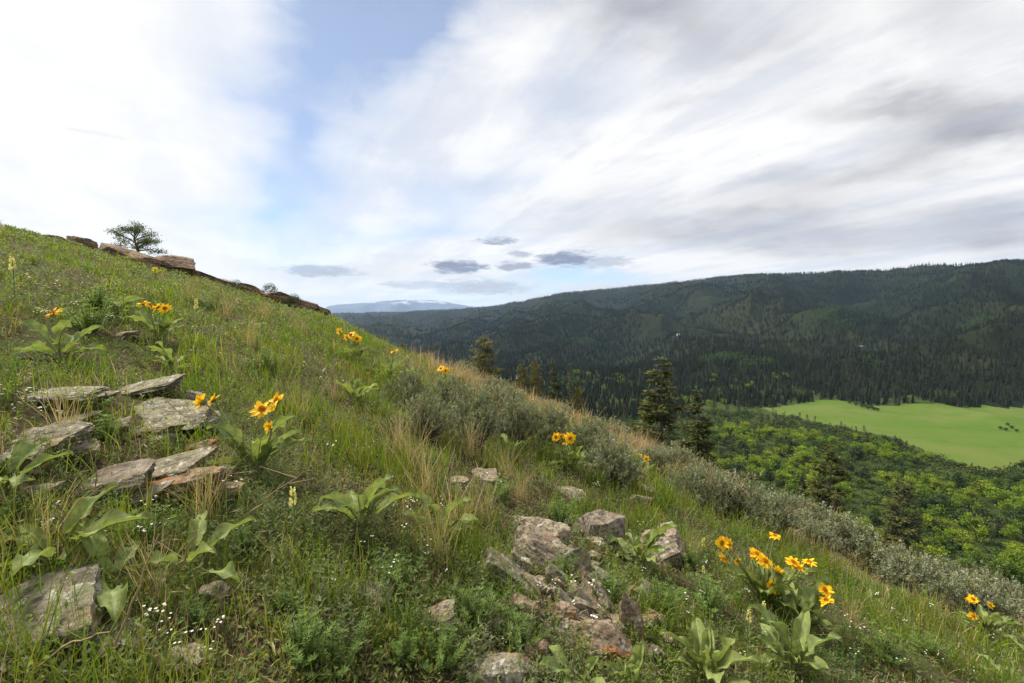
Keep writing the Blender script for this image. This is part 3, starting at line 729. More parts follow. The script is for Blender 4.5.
balsamroot(250, 330, 1.0, 7, [], 'dull green balsamroot in grass left of the brow', 29, 0.5)
balsamroot(870, 605, .8, 5, [], 'small flowerless balsamroot right of the two right-facing blooms', 30, 0.4)

# ------------------------------------------------------------------ sagebrush
def sage_proto(seed, ht=0.62, wid=0.8):
    rng = np.random.default_rng(seed)
    B = Acc(); Lf = Acc(); K = Acc()
    tips = []
    for i in range(26):
        a = rng.uniform(0, 6.28); e = rng.uniform(0.45, 1.45); l = rng.uniform(0.6, 1.0)
        end = np.array([math.cos(a) * math.cos(e) * wid * 0.55, math.sin(a) * math.cos(e) * wid * 0.55, math.sin(e) * ht * 0.85]) * l
        s = np.linspace(0, 1, 7)[:, None]
        pts = s * end + np.array([0, 0, 1]) * (0.10 * np.sin(s * math.pi)) * rng.uniform(-0.6, 0.6) + rng.normal(size=(7, 3)) * 0.014 * s
        V, F = tube(pts, np.linspace(0.011, 0.0025, 7), 5); B.add(V, F, np.array([0.13, 0.10, 0.075]) * rng.uniform(0.7, 1.5))
        for q in range(5):
            b0 = pts[rng.integers(2, 7)]
            dv = rnd_dirs(1, rng)[0]; dv[2] = abs(dv[2]) * 1.2
            en = b0 + dv * rng.uniform(0.07, 0.2) * ht * 1.6
            V, F = tube(np.stack([b0, (b0 + en) / 2 + rng.normal(size=3) * 0.008, en]), [0.004, 0.0025, 0.0012], 4); B.add(V, F, np.array([0.15, 0.12, 0.09]))
            tips.append(en)
    # lumps of sprigs with dark gaps between them
    nl = 30; d = rnd_dirs(nl, rng); d[:, 2] = np.abs(d[:, 2]) + 0.02; d /= np.linalg.norm(d, axis=1)[:, None]
    cen = d * rng.uniform(0.55, 0.98, (nl, 1)) * np.array([wid * 0.46, wid * 0.46, ht * 0.78]) + np.array([0, 0, 0.05])
    dome = []
    for c in cen:
        e = rnd_dirs(17, rng); e[:, 2] = e[:, 2] * 0.8 + 0.35
        dome.append(c + e * rng.uniform(0.07, 0.12) * wid / 0.8)
        base = np.array([0, 0, 0.0]); V, F = tube(np.stack([base, c * 0.5 + rng.normal(size=3) * 0.03, c]), [0.008, 0.005, 0.003], 4); B.add(V, F, np.array([0.12, 0.09, 0.07]))
    dome = np.concatenate(dome)
    P = np.concatenate([dome, np.array(tips)])
    for p in P:
        n = rng.integers(10, 17)
        out = p / (np.linalg.norm(p) + 1e-6); ax = out * 0.5 + np.array([0, 0, 0.8]) + rng.normal(size=3) * 0.25
        ax /= np.linalg.norm(ax); ln = rng.uniform(0.04, 0.10)
        q = p + ax[None] * (rng.uniform(0, 1, n) * ln)[:, None]
        D = rnd_dirs(n, rng) * 0.8 + ax
        g = rng.uniform(0, 1); c = np.array([0.135, 0.155, 0.088]) * (1 - g) + np.array([0.31, 0.335, 0.24]) * g
        if rng.random() < 0.18: c = np.array([0.21, 0.235, 0.09])
        V, F, C = cards(q, D, rnd_dirs(n, rng), rng.uniform(0.020, 0.042, n), rng.uniform(0.008, 0.015, n), np.tile(c, (n, 1)) * rng.uniform(0.8, 1.2, (n, 1)), mid=0.65)
        Lf.add(V, F, C)
    for i in range(9):
        a = rng.uniform(0, 6.28); q = math.sqrt(rng.uniform(0, 1)) * wid * 0.42
        b0 = np.array([math.cos(a) * q, math.sin(a) * q, ht * 0.75 * (1 - (q / wid) ** 2)])
        en = b0 + np.array([rng.normal() * 0.05, rng.normal() * 0.05, rng.uniform(0.12, 0.26)])
        V, F = tube(np.stack([b0, (b0 + en) / 2 + rng.normal(size=3) * 0.012, en]), [0.002, 0.0018, 0.0012], 4)
        col = np.array([0.36, 0.27, 0.19]) * rng.uniform(0.7, 1.15); Lf.add(V, F, col, 1)
        n = 14; ps = b0 + (en - b0) * rng.uniform(0.35, 1, n)[:, None]
        V, F, C = cards(ps, rnd_dirs(n, rng) * 0.6 + np.array([0, 0, 1]), rnd_dirs(n, rng), np.full(n, 0.022), np.full(n, 0.007), np.tile(col, (n, 1)) * rng.uniform(0.8, 1.2, (n, 1)))
        Lf.add(V, F, C, 1)
    return B.mesh('trunk', M_SAGE), Lf.mesh('foliage', [M_SAGE, M_DRY])
SAGE = [sage_proto(300 + q, *p) for q, p in enumerate([(0.62, 0.80), (0.55, 0.9), (0.70, 0.75), (0.5, 0.7)])]
def make_sage(P, w, h, label, group=None, rng=random):
    k = rng.randrange(4); m = SAGE[k]; pw, ph = [(0.80, 0.62), (0.9, 0.55), (0.75, 0.70), (0.7, 0.5)][k]
    t = thing('sagebrush', label, 'shrub', P, (0, 0, rng.uniform(0, 6.28)), group)
    t.scale = (w / pw, w / pw, h / ph)
    link('trunk', m[0], t); link('foliage', m[1], t)
    PLANT_SPOTS.append((P[0], P[1], w * 0.3))
    return t
def sage(px, py, wpx, hpx, label, group=None, seed=0):
    P = hit(px, py); _, _, d = project(P); P[2] -= 0.03
    return make_sage(P, wpx * d / FPX, hpx * d / FPX, label, group, random.Random(seed + int(px)))
sage(428, 438, 62, 52, 'grey-green sagebrush at the left end of the front clump')
sage(474, 446, 70, 62, 'tallest full sagebrush in the middle of the front clump')
sage(516, 448, 66, 52, 'dark-hearted sagebrush right of the tallest one in the front clump')
sage(552, 446, 54, 44, 'sagebrush at the right end of the front clump behind orange blooms')
sage(408, 412, 46, 44, 'brownish twiggy sagebrush above the left end of the front clump')
sage(455, 415, 60, 42, 'pale sagebrush right behind the tallest one of the front clump')
sage(500, 420, 60, 38, 'sagebrush behind the dark-hearted one in the front clump')
sage(610, 482, 62, 42, 'rounded sagebrush between the orange blooms and the small yellow ones')
sage(590, 455, 60, 40, 'purplish twiggy sagebrush behind the rounded one right of the front clump')
sage(652, 470, 44, 24, 'low sagebrush behind the small yellow blooms right of centre')
sage(696, 506, 60, 42, 'green-topped sagebrush at the left end of the brow clump on the right')
sage(735, 522, 70, 48, 'brown twiggy sagebrush in the middle of the brow clump on the right')
sage(772, 532, 56, 44, 'sagebrush above the largest flowering plant on the right brow')
sage(815, 548, 44, 30, 'small rounded sagebrush left of the thin bare slab on the right brow')
sage(905, 590, 66, 46, 'dark grey sagebrush at the left of the far right clump')
sage(948, 602, 64, 46, 'tan-topped sagebrush in the middle of the far right clump')
sage(992, 612, 54, 42, 'sagebrush at the right end of the far right clump')
rs = random.Random(5)
GB = 'small sagebrush scattered along the brow'
for i in range(46):
    px = rs.uniform(395, 1030) if i < 26 else rs.uniform(650, 1030); az, e = az_e(px, 400)
    r = dstar(az) * rs.uniform(0.62, 1.12)
    x, y = r * math.sin(az), r * math.cos(az); z = gz(x, y)
    if any((x - s[0]) ** 2 + (y - s[1]) ** 2 < 0.16 for s in PLANT_SPOTS): continue
    w = rs.uniform(0.45, 0.95)
    make_sage((x, y, z - 0.03), w, w * rs.uniform(0.45, 0.65), 'small grey sagebrush among tan grass along the brow line', GB, rs)

# ------------------------------------------------------------------ grass and ground cover
TINT = 1.0
RS = np.array(ROCK_SPOTS); PS = np.array(PLANT_SPOTS)
def free_of(x, y, S, k=1.0):
    ok = np.ones(len(x), bool)
    for sx, sy, sr in S: ok &= (x - sx) ** 2 + (y - sy) ** 2 > (sr * k) ** 2
    return ok
def scatter(n, r0, r1, rng, a0=-58, a1=58, power=0.0):
    u = rng.uniform(0, 1, n)
    if power == 0: r = r0 * (r1 / r0) ** u
    else: r = (r0 ** power + u * (r1 ** power - r0 ** power)) ** (1 / power)
    a = np.radians(rng.uniform(a0, a1, n)); return r * np.sin(a), r * np.cos(a), r, a
def strips(P, Hh, Wd, A, lean, bend, C, seg=3):
    n = len(P); t = np.linspace(0, 1, seg + 1)
    wprof = np.array([1.0, 0.85, 0.6, 0.12]) if seg == 3 else np.array([1.0, 0.7, 0.12])
    dx, dy = np.cos(A), np.sin(A)
    off = Hh[:, None] * (lean[:, None] * t + bend[:, None] * t ** 2)
    z = Hh[:, None] * (t - 0.35 * np.abs(bend)[:, None] * t ** 2)
    cx = P[:, 0, None] + dx[:, None] * off; cy = P[:, 1, None] + dy[:, None] * off; cz = P[:, 2, None] + z
    ta = RNG.uniform(0, 6.28, n); sx = np.cos(ta)[:, None] * Wd[:, None] * wprof * 0.5; sy = np.sin(ta)[:, None] * Wd[:, None] * wprof * 0.5
    V = np.stack([np.stack([cx - sx, cy - sy, cz], -1), np.stack([cx + sx, cy + sy, cz], -1)], 2)   # n, seg+1, 2, 3
    k = (seg + 1) * 2
    b = (np.arange(n) * k)[:, None]; s = np.arange(seg)[None, :] * 2
    F = np.stack([b + s, b + s + 1, b + s + 3, b + s + 2], -1).reshape(-1, 4)
    return V.reshape(-1, 3), F, np.repeat(C, k, axis=0)
def dryness(x, y):
    r = np.hypot(x, y); az = np.arctan2(x, y)
    ds = np.sqrt(EYE / kcurv(az))
    brow = sstep(0.42, 0.75, r / ds) * sstep(-0.30, -0.12, az)
    brow = brow * (1 - 0.40 * sstep(0.6, 0.8, az) * (1 - sstep(0.7, 0.9, r / ds)))
    n = fbm(x / 1.3, y / 1.3, 41, 3)
    return np.clip(0.07 + 0.79 * brow + 0.40 * np.clip(n - 0.12, 0, 1), 0, 0.94)
def lush(x, y):
    return np.clip(0.5 + 1.3 * fbm(x / 0.8, y / 0.8, 51, 3) + 0.4 * noise2(x / 4, y / 4, 52), 0, 1)
GREENS = np.array([[0.085, 0.165, 0.012], [0.130, 0.215, 0.015], [0.185, 0.235, 0.020], [0.105, 0.160, 0.034], [0.170, 0.185, 0.026]])
def grass_layer(name, ntuft, per, r0, r1, hh, seed, dry, label, cat, mat):
    rng = np.random.default_rng(seed)
    x, y, r, a = scatter(ntuft, r0, r1, rng)
    D = dryness(x, y); Lh = lush(x, y)
    pick = rng.uniform(0, 1, ntuft)
    keep = (pick < D) if dry else ((pick > D * 0.9) & (rng.uniform(0, 1, ntuft) < 0.12 + 1.0 * Lh))
    keep &= free_of(x, y, ROCK_SPOTS, 0.62)
    x, y, r, D, Lh = x[keep], y[keep], r[keep], D[keep], Lh[keep]; n = len(x)
    cnt = per
    X = np.repeat(x, cnt); Y = np.repeat(y, cnt); Rr = np.repeat(r, cnt); N = len(X)
    sp = np.repeat(0.012 + 0.010 * r + 0.02 * rng.uniform(0, 1, n), cnt)
    X = X + rng.normal(size=N) * sp; Y = Y + rng.normal(size=N) * sp
    Z = H(X, Y) - 0.006
    th = np.repeat((0.35 + 0.75 * Lh) * rng.uniform(0.6, 1.35, n), cnt)
    th = th * (1 - 0.30 * np.repeat(sstep(2.2, 4.5, r) * sstep(-0.2, -0.5, np.arctan2(x, y)), cnt))
    if dry:
        th = th * (1 + 1.1 * np.repeat(sstep(0.5, 0.75, D), cnt))
    Hh = hh * th * rng.uniform(0.45, 1.15, N) * (0.8 + 0.2 * np.clip(Rr / 3, 0, 1.4))
    Wd = np.maximum(0.0022 * rng.uniform(0.7, 1.7, N), 0.00165 * Rr * rng.uniform(0.6, 1.2, N))
    A = rng.uniform(0, 6.28, N); lean = rng.normal(size=N) * 0.28; bend = np.abs(rng.normal(size=N)) * 0.38
    if dry:
        c0 = np.array([[0.40, 0.31, 0.16], [0.48, 0.38, 0.22], [0.30, 0.21, 0.12], [0.40, 0.29, 0.20]])[rng.integers(0, 4, n)]
        Wd *= 0.75
    else:
        q = rng.integers(0, 5, n); c0 = GREENS[q].copy()
        wgt = np.clip(D + rng.normal(size=n) * 0.12, 0, 0.5)[:, None]; c0 = c0 * (1 - 0.6 * wgt) + np.array([0.22, 0.20, 0.08]) * 0.6 * wgt
    C = np.repeat(c0 * rng.uniform(0.8, 1.2, (n, 1)), cnt, axis=0) * rng.uniform(0.8, 1.2, (N, 1))
    V, F, CC = strips(np.stack([X, Y, Z], -1), Hh, Wd, A, lean, bend, C)
    return stuff(name, mesh_np(name, V, F, mat, CC), label, cat)
grass_layer('grass', 17000, 9, 0.55, 34, 0.11, 401, False, 'green meadow grass covering the hillside', 'grass', M_GRASS)
grass_layer('tall_grass', 3000, 18, 0.7, 26, 0.25, 402, False, 'taller bright green grass tufts on the hillside', 'grass', M_GRASS)
grass_layer('dry_grass', 24000, 8, 0.8, 34, 0.17, 403, True, 'tan dry grass among the green and along the brow', 'dry grass', M_DRY)
def ground_cover():
    rng = np.random.default_rng(404); n = 15000
    x, y, r, a = scatter(n, 0.55, 22, rng)
    k = free_of(x, y, ROCK_SPOTS, 0.62); x, y, r = x[k], y[k], r[k]; n = len(x)
    cnt = 9
    c0 = np.array([[0.10, 0.170, 0.03], [0.125, 0.185, 0.04], [0.145, 0.190, 0.07], [0.155, 0.16, 0.04], [0.080, 0.135, 0.03]])[np.clip((fbm(x / 0.5, y / 0.5, 71, 2) * 3 + 2.5 + rng.normal(size=n) * 0.7).astype(int), 0, 4)]
    X = np.repeat(x, cnt); Y = np.repeat(y, cnt); Rr = np.repeat(r, cnt); N = len(X)
    sp = 0.012 + 0.007 * Rr
    dxy = rng.normal(size=(N, 2)) * sp[:, None]
    X = X + dxy[:, 0]; Y = Y + dxy[:, 1]; Z = H(X, Y)
    hh = rng.uniform(0.0, 0.05, N) * (0.7 + np.repeat(lush(x, y), cnt)) * 1.2
    D = np.stack([dxy[:, 0] / sp, dxy[:, 1] / sp, rng.uniform(0.1, 1.3, N)], -1)
    L = np.maximum(rng.uniform(0.010, 0.022, N), Rr * 0.0052); Wl = L * rng.uniform(0.25, 0.55, N)
    V, F, C = cards(np.stack([X, Y, Z + hh], -1), D, rng.normal(size=(N, 3)) * 0.3 + np.array([0, 0, 1]), L, Wl, np.repeat(c0, cnt, axis=0) * rng.uniform(0.75, 1.25, (N, 1)), mid=0.55)
    stuff('ground_cover', mesh_np('ground_cover', V, F, M_HERB, C), 'low leafy herbs and moss between the grass tufts', 'ground cover')
    n = 15000
    x, y, r, a = scatter(n, 0.55, 9, rng); k = free_of(x, y, ROCK_SPOTS, 0.8); x, y, r = x[k], y[k], r[k]; n = len(x)
    D = np.stack([rng.normal(size=n), rng.normal(size=n), rng.normal(size=n) * 0.18], -1)
    c0 = np.array([[0.30, 0.23, 0.15], [0.17, 0.13, 0.075], [0.36, 0.29, 0.18], [0.10, 0.075, 0.045]])[rng.integers(0, 4, n)]
    V, F, C = cards(np.stack([x, y, H(x, y) + rng.uniform(0.002, 0.015, n)], -1), D, rng.normal(size=(n, 3)) * 0.2 + np.array([0, 0, 1]), rng.uniform(0.015, 0.07, n), np.maximum(rng.uniform(0.002, 0.007, n), 0.0013 * r), c0 * rng.uniform(0.8, 1.2, (n, 1)))
    stuff('leaf_litter', mesh_np('leaf_litter', V, F, M_DRY, C), 'brown dead grass and leaf litter on the soil', 'litter')
ground_cover()

def forbs():
    rng = np.random.default_rng(406); n = 19000
    x, y, r, a = scatter(n, 0.6, 24, rng)
    pat = fbm(x / 0.7, y / 0.7, 131, 3)
    k = free_of(x, y, ROCK_SPOTS, 0.7) & (pat > -0.12) & (rng.uniform(0, 1, n) > dryness(x, y) * 0.8); x, y, r, pat = x[k], y[k], r[k], pat[k]; n = len(x)
    kind = np.clip((noise2(x / 1.1, y / 1.1, 133) * 3 + 2 + rng.normal(size=n) * 0.5).astype(int), 0, 3)
    c0 = np.array([[0.075, 0.125, 0.035], [0.13, 0.165, 0.075], [0.16, 0.175, 0.10], [0.145, 0.19, 0.04]])[kind]
    m = 14; hgt = rng.uniform(0.05, 0.15, n) * (0.8 + 0.6 * np.clip(pat, 0, 1)); hh = np.repeat(hgt, m); N = n * m
    q = np.tile(np.linspace(0.15, 1, m), n); th = rng.uniform(0, 6.28, N); ln = np.repeat(rng.normal(size=(n, 2)) * 0.25, m, 0)
    X = np.repeat(x, m) + ln[:, 0] * hh * q; Y = np.repeat(y, m) + ln[:, 1] * hh * q; Z = np.repeat(H(x, y), m) + hh * q
    L = np.maximum(rng.uniform(0.014, 0.030, N) * (1.15 - 0.5 * q), np.repeat(r, m) * 0.0045)
    V, F, C = cards(np.stack([X, Y, Z], -1), np.stack([np.cos(th), np.sin(th), rng.uniform(0.1, 0.9, N)], -1), rng.normal(size=(N, 3)) * 0.3 + np.array([0, 0, 1]), L, L * rng.uniform(0.2, 0.4, N), np.repeat(c0 * rng.uniform(0.6, 1.35, (n, 1)), m, 0) * rng.uniform(0.75, 1.25, (N, 1)), mid=0.5)
    A = Acc(); A.add(V, F, C)
    V, F, C = strips(np.stack([x, y, H(x, y)], -1), hgt, np.maximum(0.0018, 0.0010 * r), rng.uniform(0, 6.28, n), np.full(n, 0.1), np.full(n, 0.1), c0 * 0.9); A.add(V, F, C)
    stuff('forbs', A.mesh('forbs', M_HERB), 'mixed small leafy plants among the grass', 'ground cover')
forbs()
# leafy herbs with palmate leaves
def herb_proto(seed):
    rng = np.random.default_rng(seed); A = Acc()
    for s in range(26):
        a = rng.uniform(0, 6.28); l = rng.uniform(0.05, 0.14); o = rng.uniform(0.0, 0.09)
        top = np.array([math.cos(a) * o * 1.5, math.sin(a) * o * 1.5, l])
        b0 = np.array([math.cos(a) * o * 0.4, math.sin(a) * o * 0.4, -0.01])
        V, F = tube(np.stack([b0, (b0 + top) / 2 + np.array([0, 0, 0.01]), top]), [0.0018, 0.0016, 0.001], 4); A.add(V, F, np.array([0.13, 0.18, 0.06]))
        for w in range(6):
            c = b0 + (top - b0) * (0.25 + 0.15 * w); n = 8
            th = np.arange(n) / n * 6.28 + rng.uniform(0, 1)
            D = np.stack([np.cos(th), np.sin(th), np.full(n, 0.55) + rng.normal(size=n) * 0.2], -1)
            col = np.array([0.135, 0.205, 0.055]) * rng.uniform(0.8, 1.25)
            V, F, C = cards(np.tile(c, (n, 1)), D, np.tile([0., 0., 1.], (n, 1)) + rng.normal(size=(n, 3)) * 0.2, rng.uniform(0.014, 0.026, n), np.full(n, 0.0042), np.tile(col, (n, 1)), mid=0.6)
            A.add(V, F, C)
    return A.mesh('herb', M_HERB)
HERBS = [herb_proto(q) for q in (1, 2, 3)]
def herb(px, py, s, label, seed, group=None):
    P = hit(px, py); o = link('leafy_herb', HERBS[seed % 3]); tag(o, label, 'herb', group)
    o.location = [float(q) for q in P]; o.rotation_euler = (0, 0, seed * 1.7); o.scale = (s, s, s)
for i, (px, py, s, lb) in enumerate([
        (300, 660, .85, 'bright green feathery herb clump at the bottom left of centre'), (335, 672, .8, 'feathery herb clump at the bottom right of the bright one'),
        (285, 610, 0.6, 'small feathery herb above the bright bottom clump'), (402, 660, .6, 'dark feathery herb left of the bottom grey slab'),
        (440, 668, .75, 'feathery herb touching the bottom grey slab'), (400, 590, 0.9, 'silvery tufted herb right of the dark rust-edged stone'),
        (478, 620, 0.9, 'silvery tufted herb left of the stepped tan block'), (560, 575, 0.7, 'little green herb growing in the rock cluster'),
        (610, 600, 0.9, 'green herb between the white-faced wedge and the standing slab'), (520, 645, 0.8, 'green herb at the left foot of the rock cluster'),
        (660, 610, 1.0, 'green herb right of the standing slab'), (195, 625, 0.5, 'green herb left of the bright bottom clump'),
        (140, 545, 0.8, 'pale herb between the broad leaves at left'), (245, 545, 0.55, 'green herb under the long pointed leaf'),
        (90, 330, 1.6, 'bright herb clump high on the left slope'), (95, 310, 1.6, 'dull herb clump high on the left slope'), (215, 310, 1.8, 'dark green herb clump under the skyline ledge'),
        (265, 370, 1.4, 'dark herb clump above the three tall blooms'), (705, 610, 1.2, 'dark herb left of the largest flowering plant'), (890, 660, 1.1, 'pale herb at the bottom right'),
        (930, 655, 1.0, 'yellowish herb near the bottom right corner'), (560, 520, 1.0, 'green herb above the cracked boulder'), (500, 500, 1.0, 'green herb in grass above the diagonal slab'),
        (690, 570, 1.1, 'green herb right of the pinkish boulder'), (110, 440, 0.8, 'green herb among the left slabs'), (85, 415, 0.8, 'green herb between the two upper left slabs')]):
    herb(px, py, s, lb, i)

# pale yellow flower spikes
def spike_meshes():
    rng = np.random.default_rng(9)
    S = Acc(); V, F = tube(np.array([[0, 0, -0.02], [0.004, 0, 0.08], [0, 0.003, 0.16], [0, 0, 0.20]]), [0.0025, 0.0022, 0.002, 0.0015], 5); S.add(V, F, np.array([0.17, 0.22, 0.08]))
    n = 16; zz = rng.uniform(0.01, 0.12, n); a = rng.uniform(0, 6.28, n)
    V, F, C = cards(np.stack([0 * zz, 0 * zz, zz], -1), np.stack([np.cos(a), np.sin(a), np.full(n, 0.7)], -1), np.tile([0., 0., 1.], (n, 1)), np.full(n, 0.04), np.full(n, 0.008), np.tile([0.13, 0.19, 0.07], (n, 1))); S.add(V, F, C)
    Hd = Acc(); n = 70; zz = rng.uniform(0.135, 0.205, n); a = rng.uniform(0, 6.28, n)
    wdt = 0.010 * (1 - 0.5 * (zz - 0.135) / 0.07)
    V, F, C = cards(np.stack([np.cos(a) * 0.003, np.sin(a) * 0.003, zz], -1), np.stack([np.cos(a), np.sin(a), np.full(n, 0.7)], -1), rnd_dirs(n, rng), wdt * 1.5, np.full(n, 0.008), np.tile([0.72, 0.68, 0.30], (n, 1)) * rng.uniform(0.85, 1.1, (n, 1)), mid=0.6); Hd.add(V, F, C)
    return S.mesh('stem', M_HERB), Hd.mesh('flower_spike', M_PETAL)
SPK = spike_meshes()
for i, (px, py, s, lb) in enumerate([(294, 545, 1.05, 'pale yellow flower spike in open grass right of the long pointed leaf'), (703, 566, 0.95, 'cream flower spike left of the largest yellow-flowered plant'),
        (748, 650, 0.95, 'left one of two pale flower spikes below the largest plant'), (763, 640, 0.95, 'right one of two pale flower spikes below the largest plant'), (806, 590, 0.8, 'whitish flower spike between the right-facing blooms and the dozen blooms'),
        (14, 300, 1.6, 'pale flower spike by the far left edge high on the slope'), (197, 330, 1.5, 'pale yellow spike right of the tight row of blooms'), (703, 590, 0.7, 'low pinkish-cream spike below the cream one')]):
    P = hit(px, py); t = thing('pale_flower', lb, 'wildflower', P, (0, 0, i * 1.3)); t.scale = (s, s, s)
    link('stem', SPK[0], t); link('flower_spike', SPK[1], t)

# tiny white flowers
def white_proto(seed):
    rng = np.random.default_rng(seed); A = Acc()
    for b in range(4):
        top = np.array([rng.normal() * 0.014, rng.normal() * 0.014, rng.uniform(0.09, 0.13)])
        V, F = tube(np.stack([np.zeros(3), top * 0.5 + np.array([0.003, 0, 0]), top]), [0.001, 0.001, 0.0008], 3); A.add(V, F, np.array([0.15, 0.2, 0.07]))
        n = 5; th = np.arange(n) / n * 6.28
        V, F, C = cards(np.tile(top, (n, 1)), np.stack([np.cos(th), np.sin(th), np.full(n, 0.35)], -1), np.tile([0., 0., 1.], (n, 1)), np.full(n, 0.0065), np.full(n, 0.006), np.tile([0.78, 0.77, 0.70], (n, 1)), mid=0.6); A.add(V, F, C)
    return A.mesh('white_flower', M_PETAL)
WH = [white_proto(q) for q in (1, 2, 3, 4)]
rw = random.Random(3)
WB = [((0, 290, 130, 330), 42), ((100, 280, 260, 345), 34), ((0, 395, 60, 430), 18), ((150, 330, 330, 380), 30), ((30, 500, 240, 560), 22), ((130, 620, 240, 683), 14), ((330, 470, 480, 600), 18), ((840, 600, 1010, 683), 22), ((490, 560, 700, 680), 12), ((300, 350, 480, 470), 16), ((690, 560, 860, 683), 10), ((400, 480, 640, 540), 8)]
for (bx, cnt) in WB:
    for i in range(cnt):
        P = hit(rw.uniform(bx[0], bx[2]), rw.uniform(bx[1], bx[3])); o = link('white_flower', rw.choice(WH))
        tag(o, 'tiny white wildflower sprig dotted through the hillside grass', 'wildflower', 'tiny white flowers dotted over the slope')
        o.location = [float(q) for q in P]; s = rw.uniform(0.5, 0.95) * (0.5 + 0.2 * min(P[1], 6)); o.scale = (s, s, s); o.rotation_euler = (rw.uniform(-.3, .3), rw.uniform(-.3, .3), rw.uniform(0, 6))

# tall straw tufts
def straw_mesh(seed):
    rng = np.random.default_rng(seed); n = 60
    P = np.stack([rng.normal(size=n) * 0.03, rng.normal(size=n) * 0.03, np.full(n, -0.01)], -1)
    hh = rng.uniform(0.16, 0.40, n)
    c = np.array([[0.46, 0.36, 0.19], [0.52, 0.42, 0.25], [0.36, 0.27, 0.15], [0.22, 0.23, 0.06]])[rng.integers(0, 4, n)] * rng.uniform(0.8, 1.15, (n, 1))
    V, F, C = strips(P, hh, np.full(n, 0.0028), rng.uniform(0, 6.28, n), rng.normal(size=n) * 0.3, np.abs(rng.normal(size=n)) * 0.35, c)
    A = Acc(); A.add(V, F, C); return A.mesh('straw_tuft', M_DRY)
STRAW = [straw_mesh(q) for q in (1, 2, 3)]
for px, py, k in ((412, 470, 1.1), (425, 500, 1.1), (452, 540, 1.1), (398, 452, 1.0), (505, 478, 1.0), (640, 486, 1.0), (470, 455, 1.0), (38, 556, .8), (66, 440, .9), (300, 420, .9), (205, 520, .9), (482, 520, 1.0), (438, 560, 1.0), (690, 560, .9),
                  (850, 625, .8), (250, 345, 1.1), (225, 318, 1.3), (190, 300, 1.3), (265, 320, 1.3), (300, 335, 1.2), (338, 400, 1.0), (620, 470, .9), (880, 622, .8), (150, 600, .7), (520, 500, .9)):
    P = hit(px, py); o = link('straw_tuft', STRAW[int(px) % 3]); tag(o, 'tall straw-coloured grass tuft standing above the green grass', 'grass tuft', 'tall straw tufts on the slope')
    o.location = [float(q) for q in P]; o.rotation_euler = (0, 0, px * 0.7); o.scale = (k, k, k)

# dry standing stems
def dry_stem(pts, label, rad=0.003, twigs=0, seed=0, lift=0.0):
    rng = np.random.default_rng(seed)
    P = hit(*pts[0]); _, _, d = project(P)
    Q = [np.zeros(3)] + [ray(*p) * (d - 0.05 * i) - P for i, p in enumerate(pts[1:], 1)]
    Q = np.array(Q); s = np.linspace(0, len(Q) - 1, 10); X = np.stack([np.interp(s, range(len(Q)), Q[:, k]) for k in range(3)], -1)
    X[1:-1] += rng.normal(size=(8, 3)) * 0.004
    A = Acc(); col = np.array([0.34, 0.26, 0.165]) * rng.uniform(0.7, 1.15)
    V, F = tube(X, np.linspace(rad, rad * 0.4, 10), 5); A.add(V, F, col)
    for q in range(twigs):
        b0 = X[rng.integers(4, 9)]; en = b0 + np.array([rng.normal() * 0.05, rng.normal() * 0.03, rng.uniform(0.02, 0.07)])
        V, F = tube(np.stack([b0, (b0 + en) / 2, en]), [rad * 0.5, rad * 0.4, rad * 0.2], 4); A.add(V, F, col)
    o = link('dry_stem', A.mesh('dry_stem', M_DRY)); tag(o, label, 'dead stem'); o.location = [float(q) for q in P]
dry_stem([(106, 671), (130, 610), (159, 534)], 'tall brown dead stem leaning right above the bottom left slab', 0.0035, 1, 1)
dry_stem([(198, 548), (212, 500), (237, 467)], 'tan dead stem leaning right below the four-bloom plant', 0.003, 2, 2)
dry_stem([(236, 530), (262, 500), (304, 471)], 'slanting bare twig right of the four-bloom plant', 0.003, 4, 3)
dry_stem([(96, 522), (95, 480), (97, 448)], 'thin upright straw stem in front of the dark purplish slab', 0.0025, 1, 4)
dry_stem([(165, 585), (185, 555), (197, 530)], 'short thick dead stalk beside the long pointed leaf', 0.004, 1, 5)
dry_stem([(425, 500), (415, 460), (388, 425)], 'long pale grass stalk arching left below the sagebrush', 0.002, 2, 6)
dry_stem([(437, 498), (428, 455), (405, 415)], 'second pale grass stalk arching left, nearer the sagebrush', 0.002, 2, 7)
dry_stem([(600, 690), (575, 650), (540, 612)], 'tan dead stem lying across the lower rocks', 0.003, 0, 8)
dry_stem([(640, 470), (648, 440), (652, 425)], 'thin dry stalk standing by the small yellow blooms', 0.002, 2, 9)
dry_stem([(20, 683), (70, 640), (110, 632)], 'low arching dead stem over the bottom left litter', 0.003, 0, 10)
dry_stem([(250, 470), (215, 440), (165, 400)], 'long thin dead stalk lying left across the lichened slab', 0.0022, 1, 11)
dry_stem([(60, 560), (62, 520), (55, 500)], 'thin straw stem between the left edge leaves', 0.002, 1, 12)

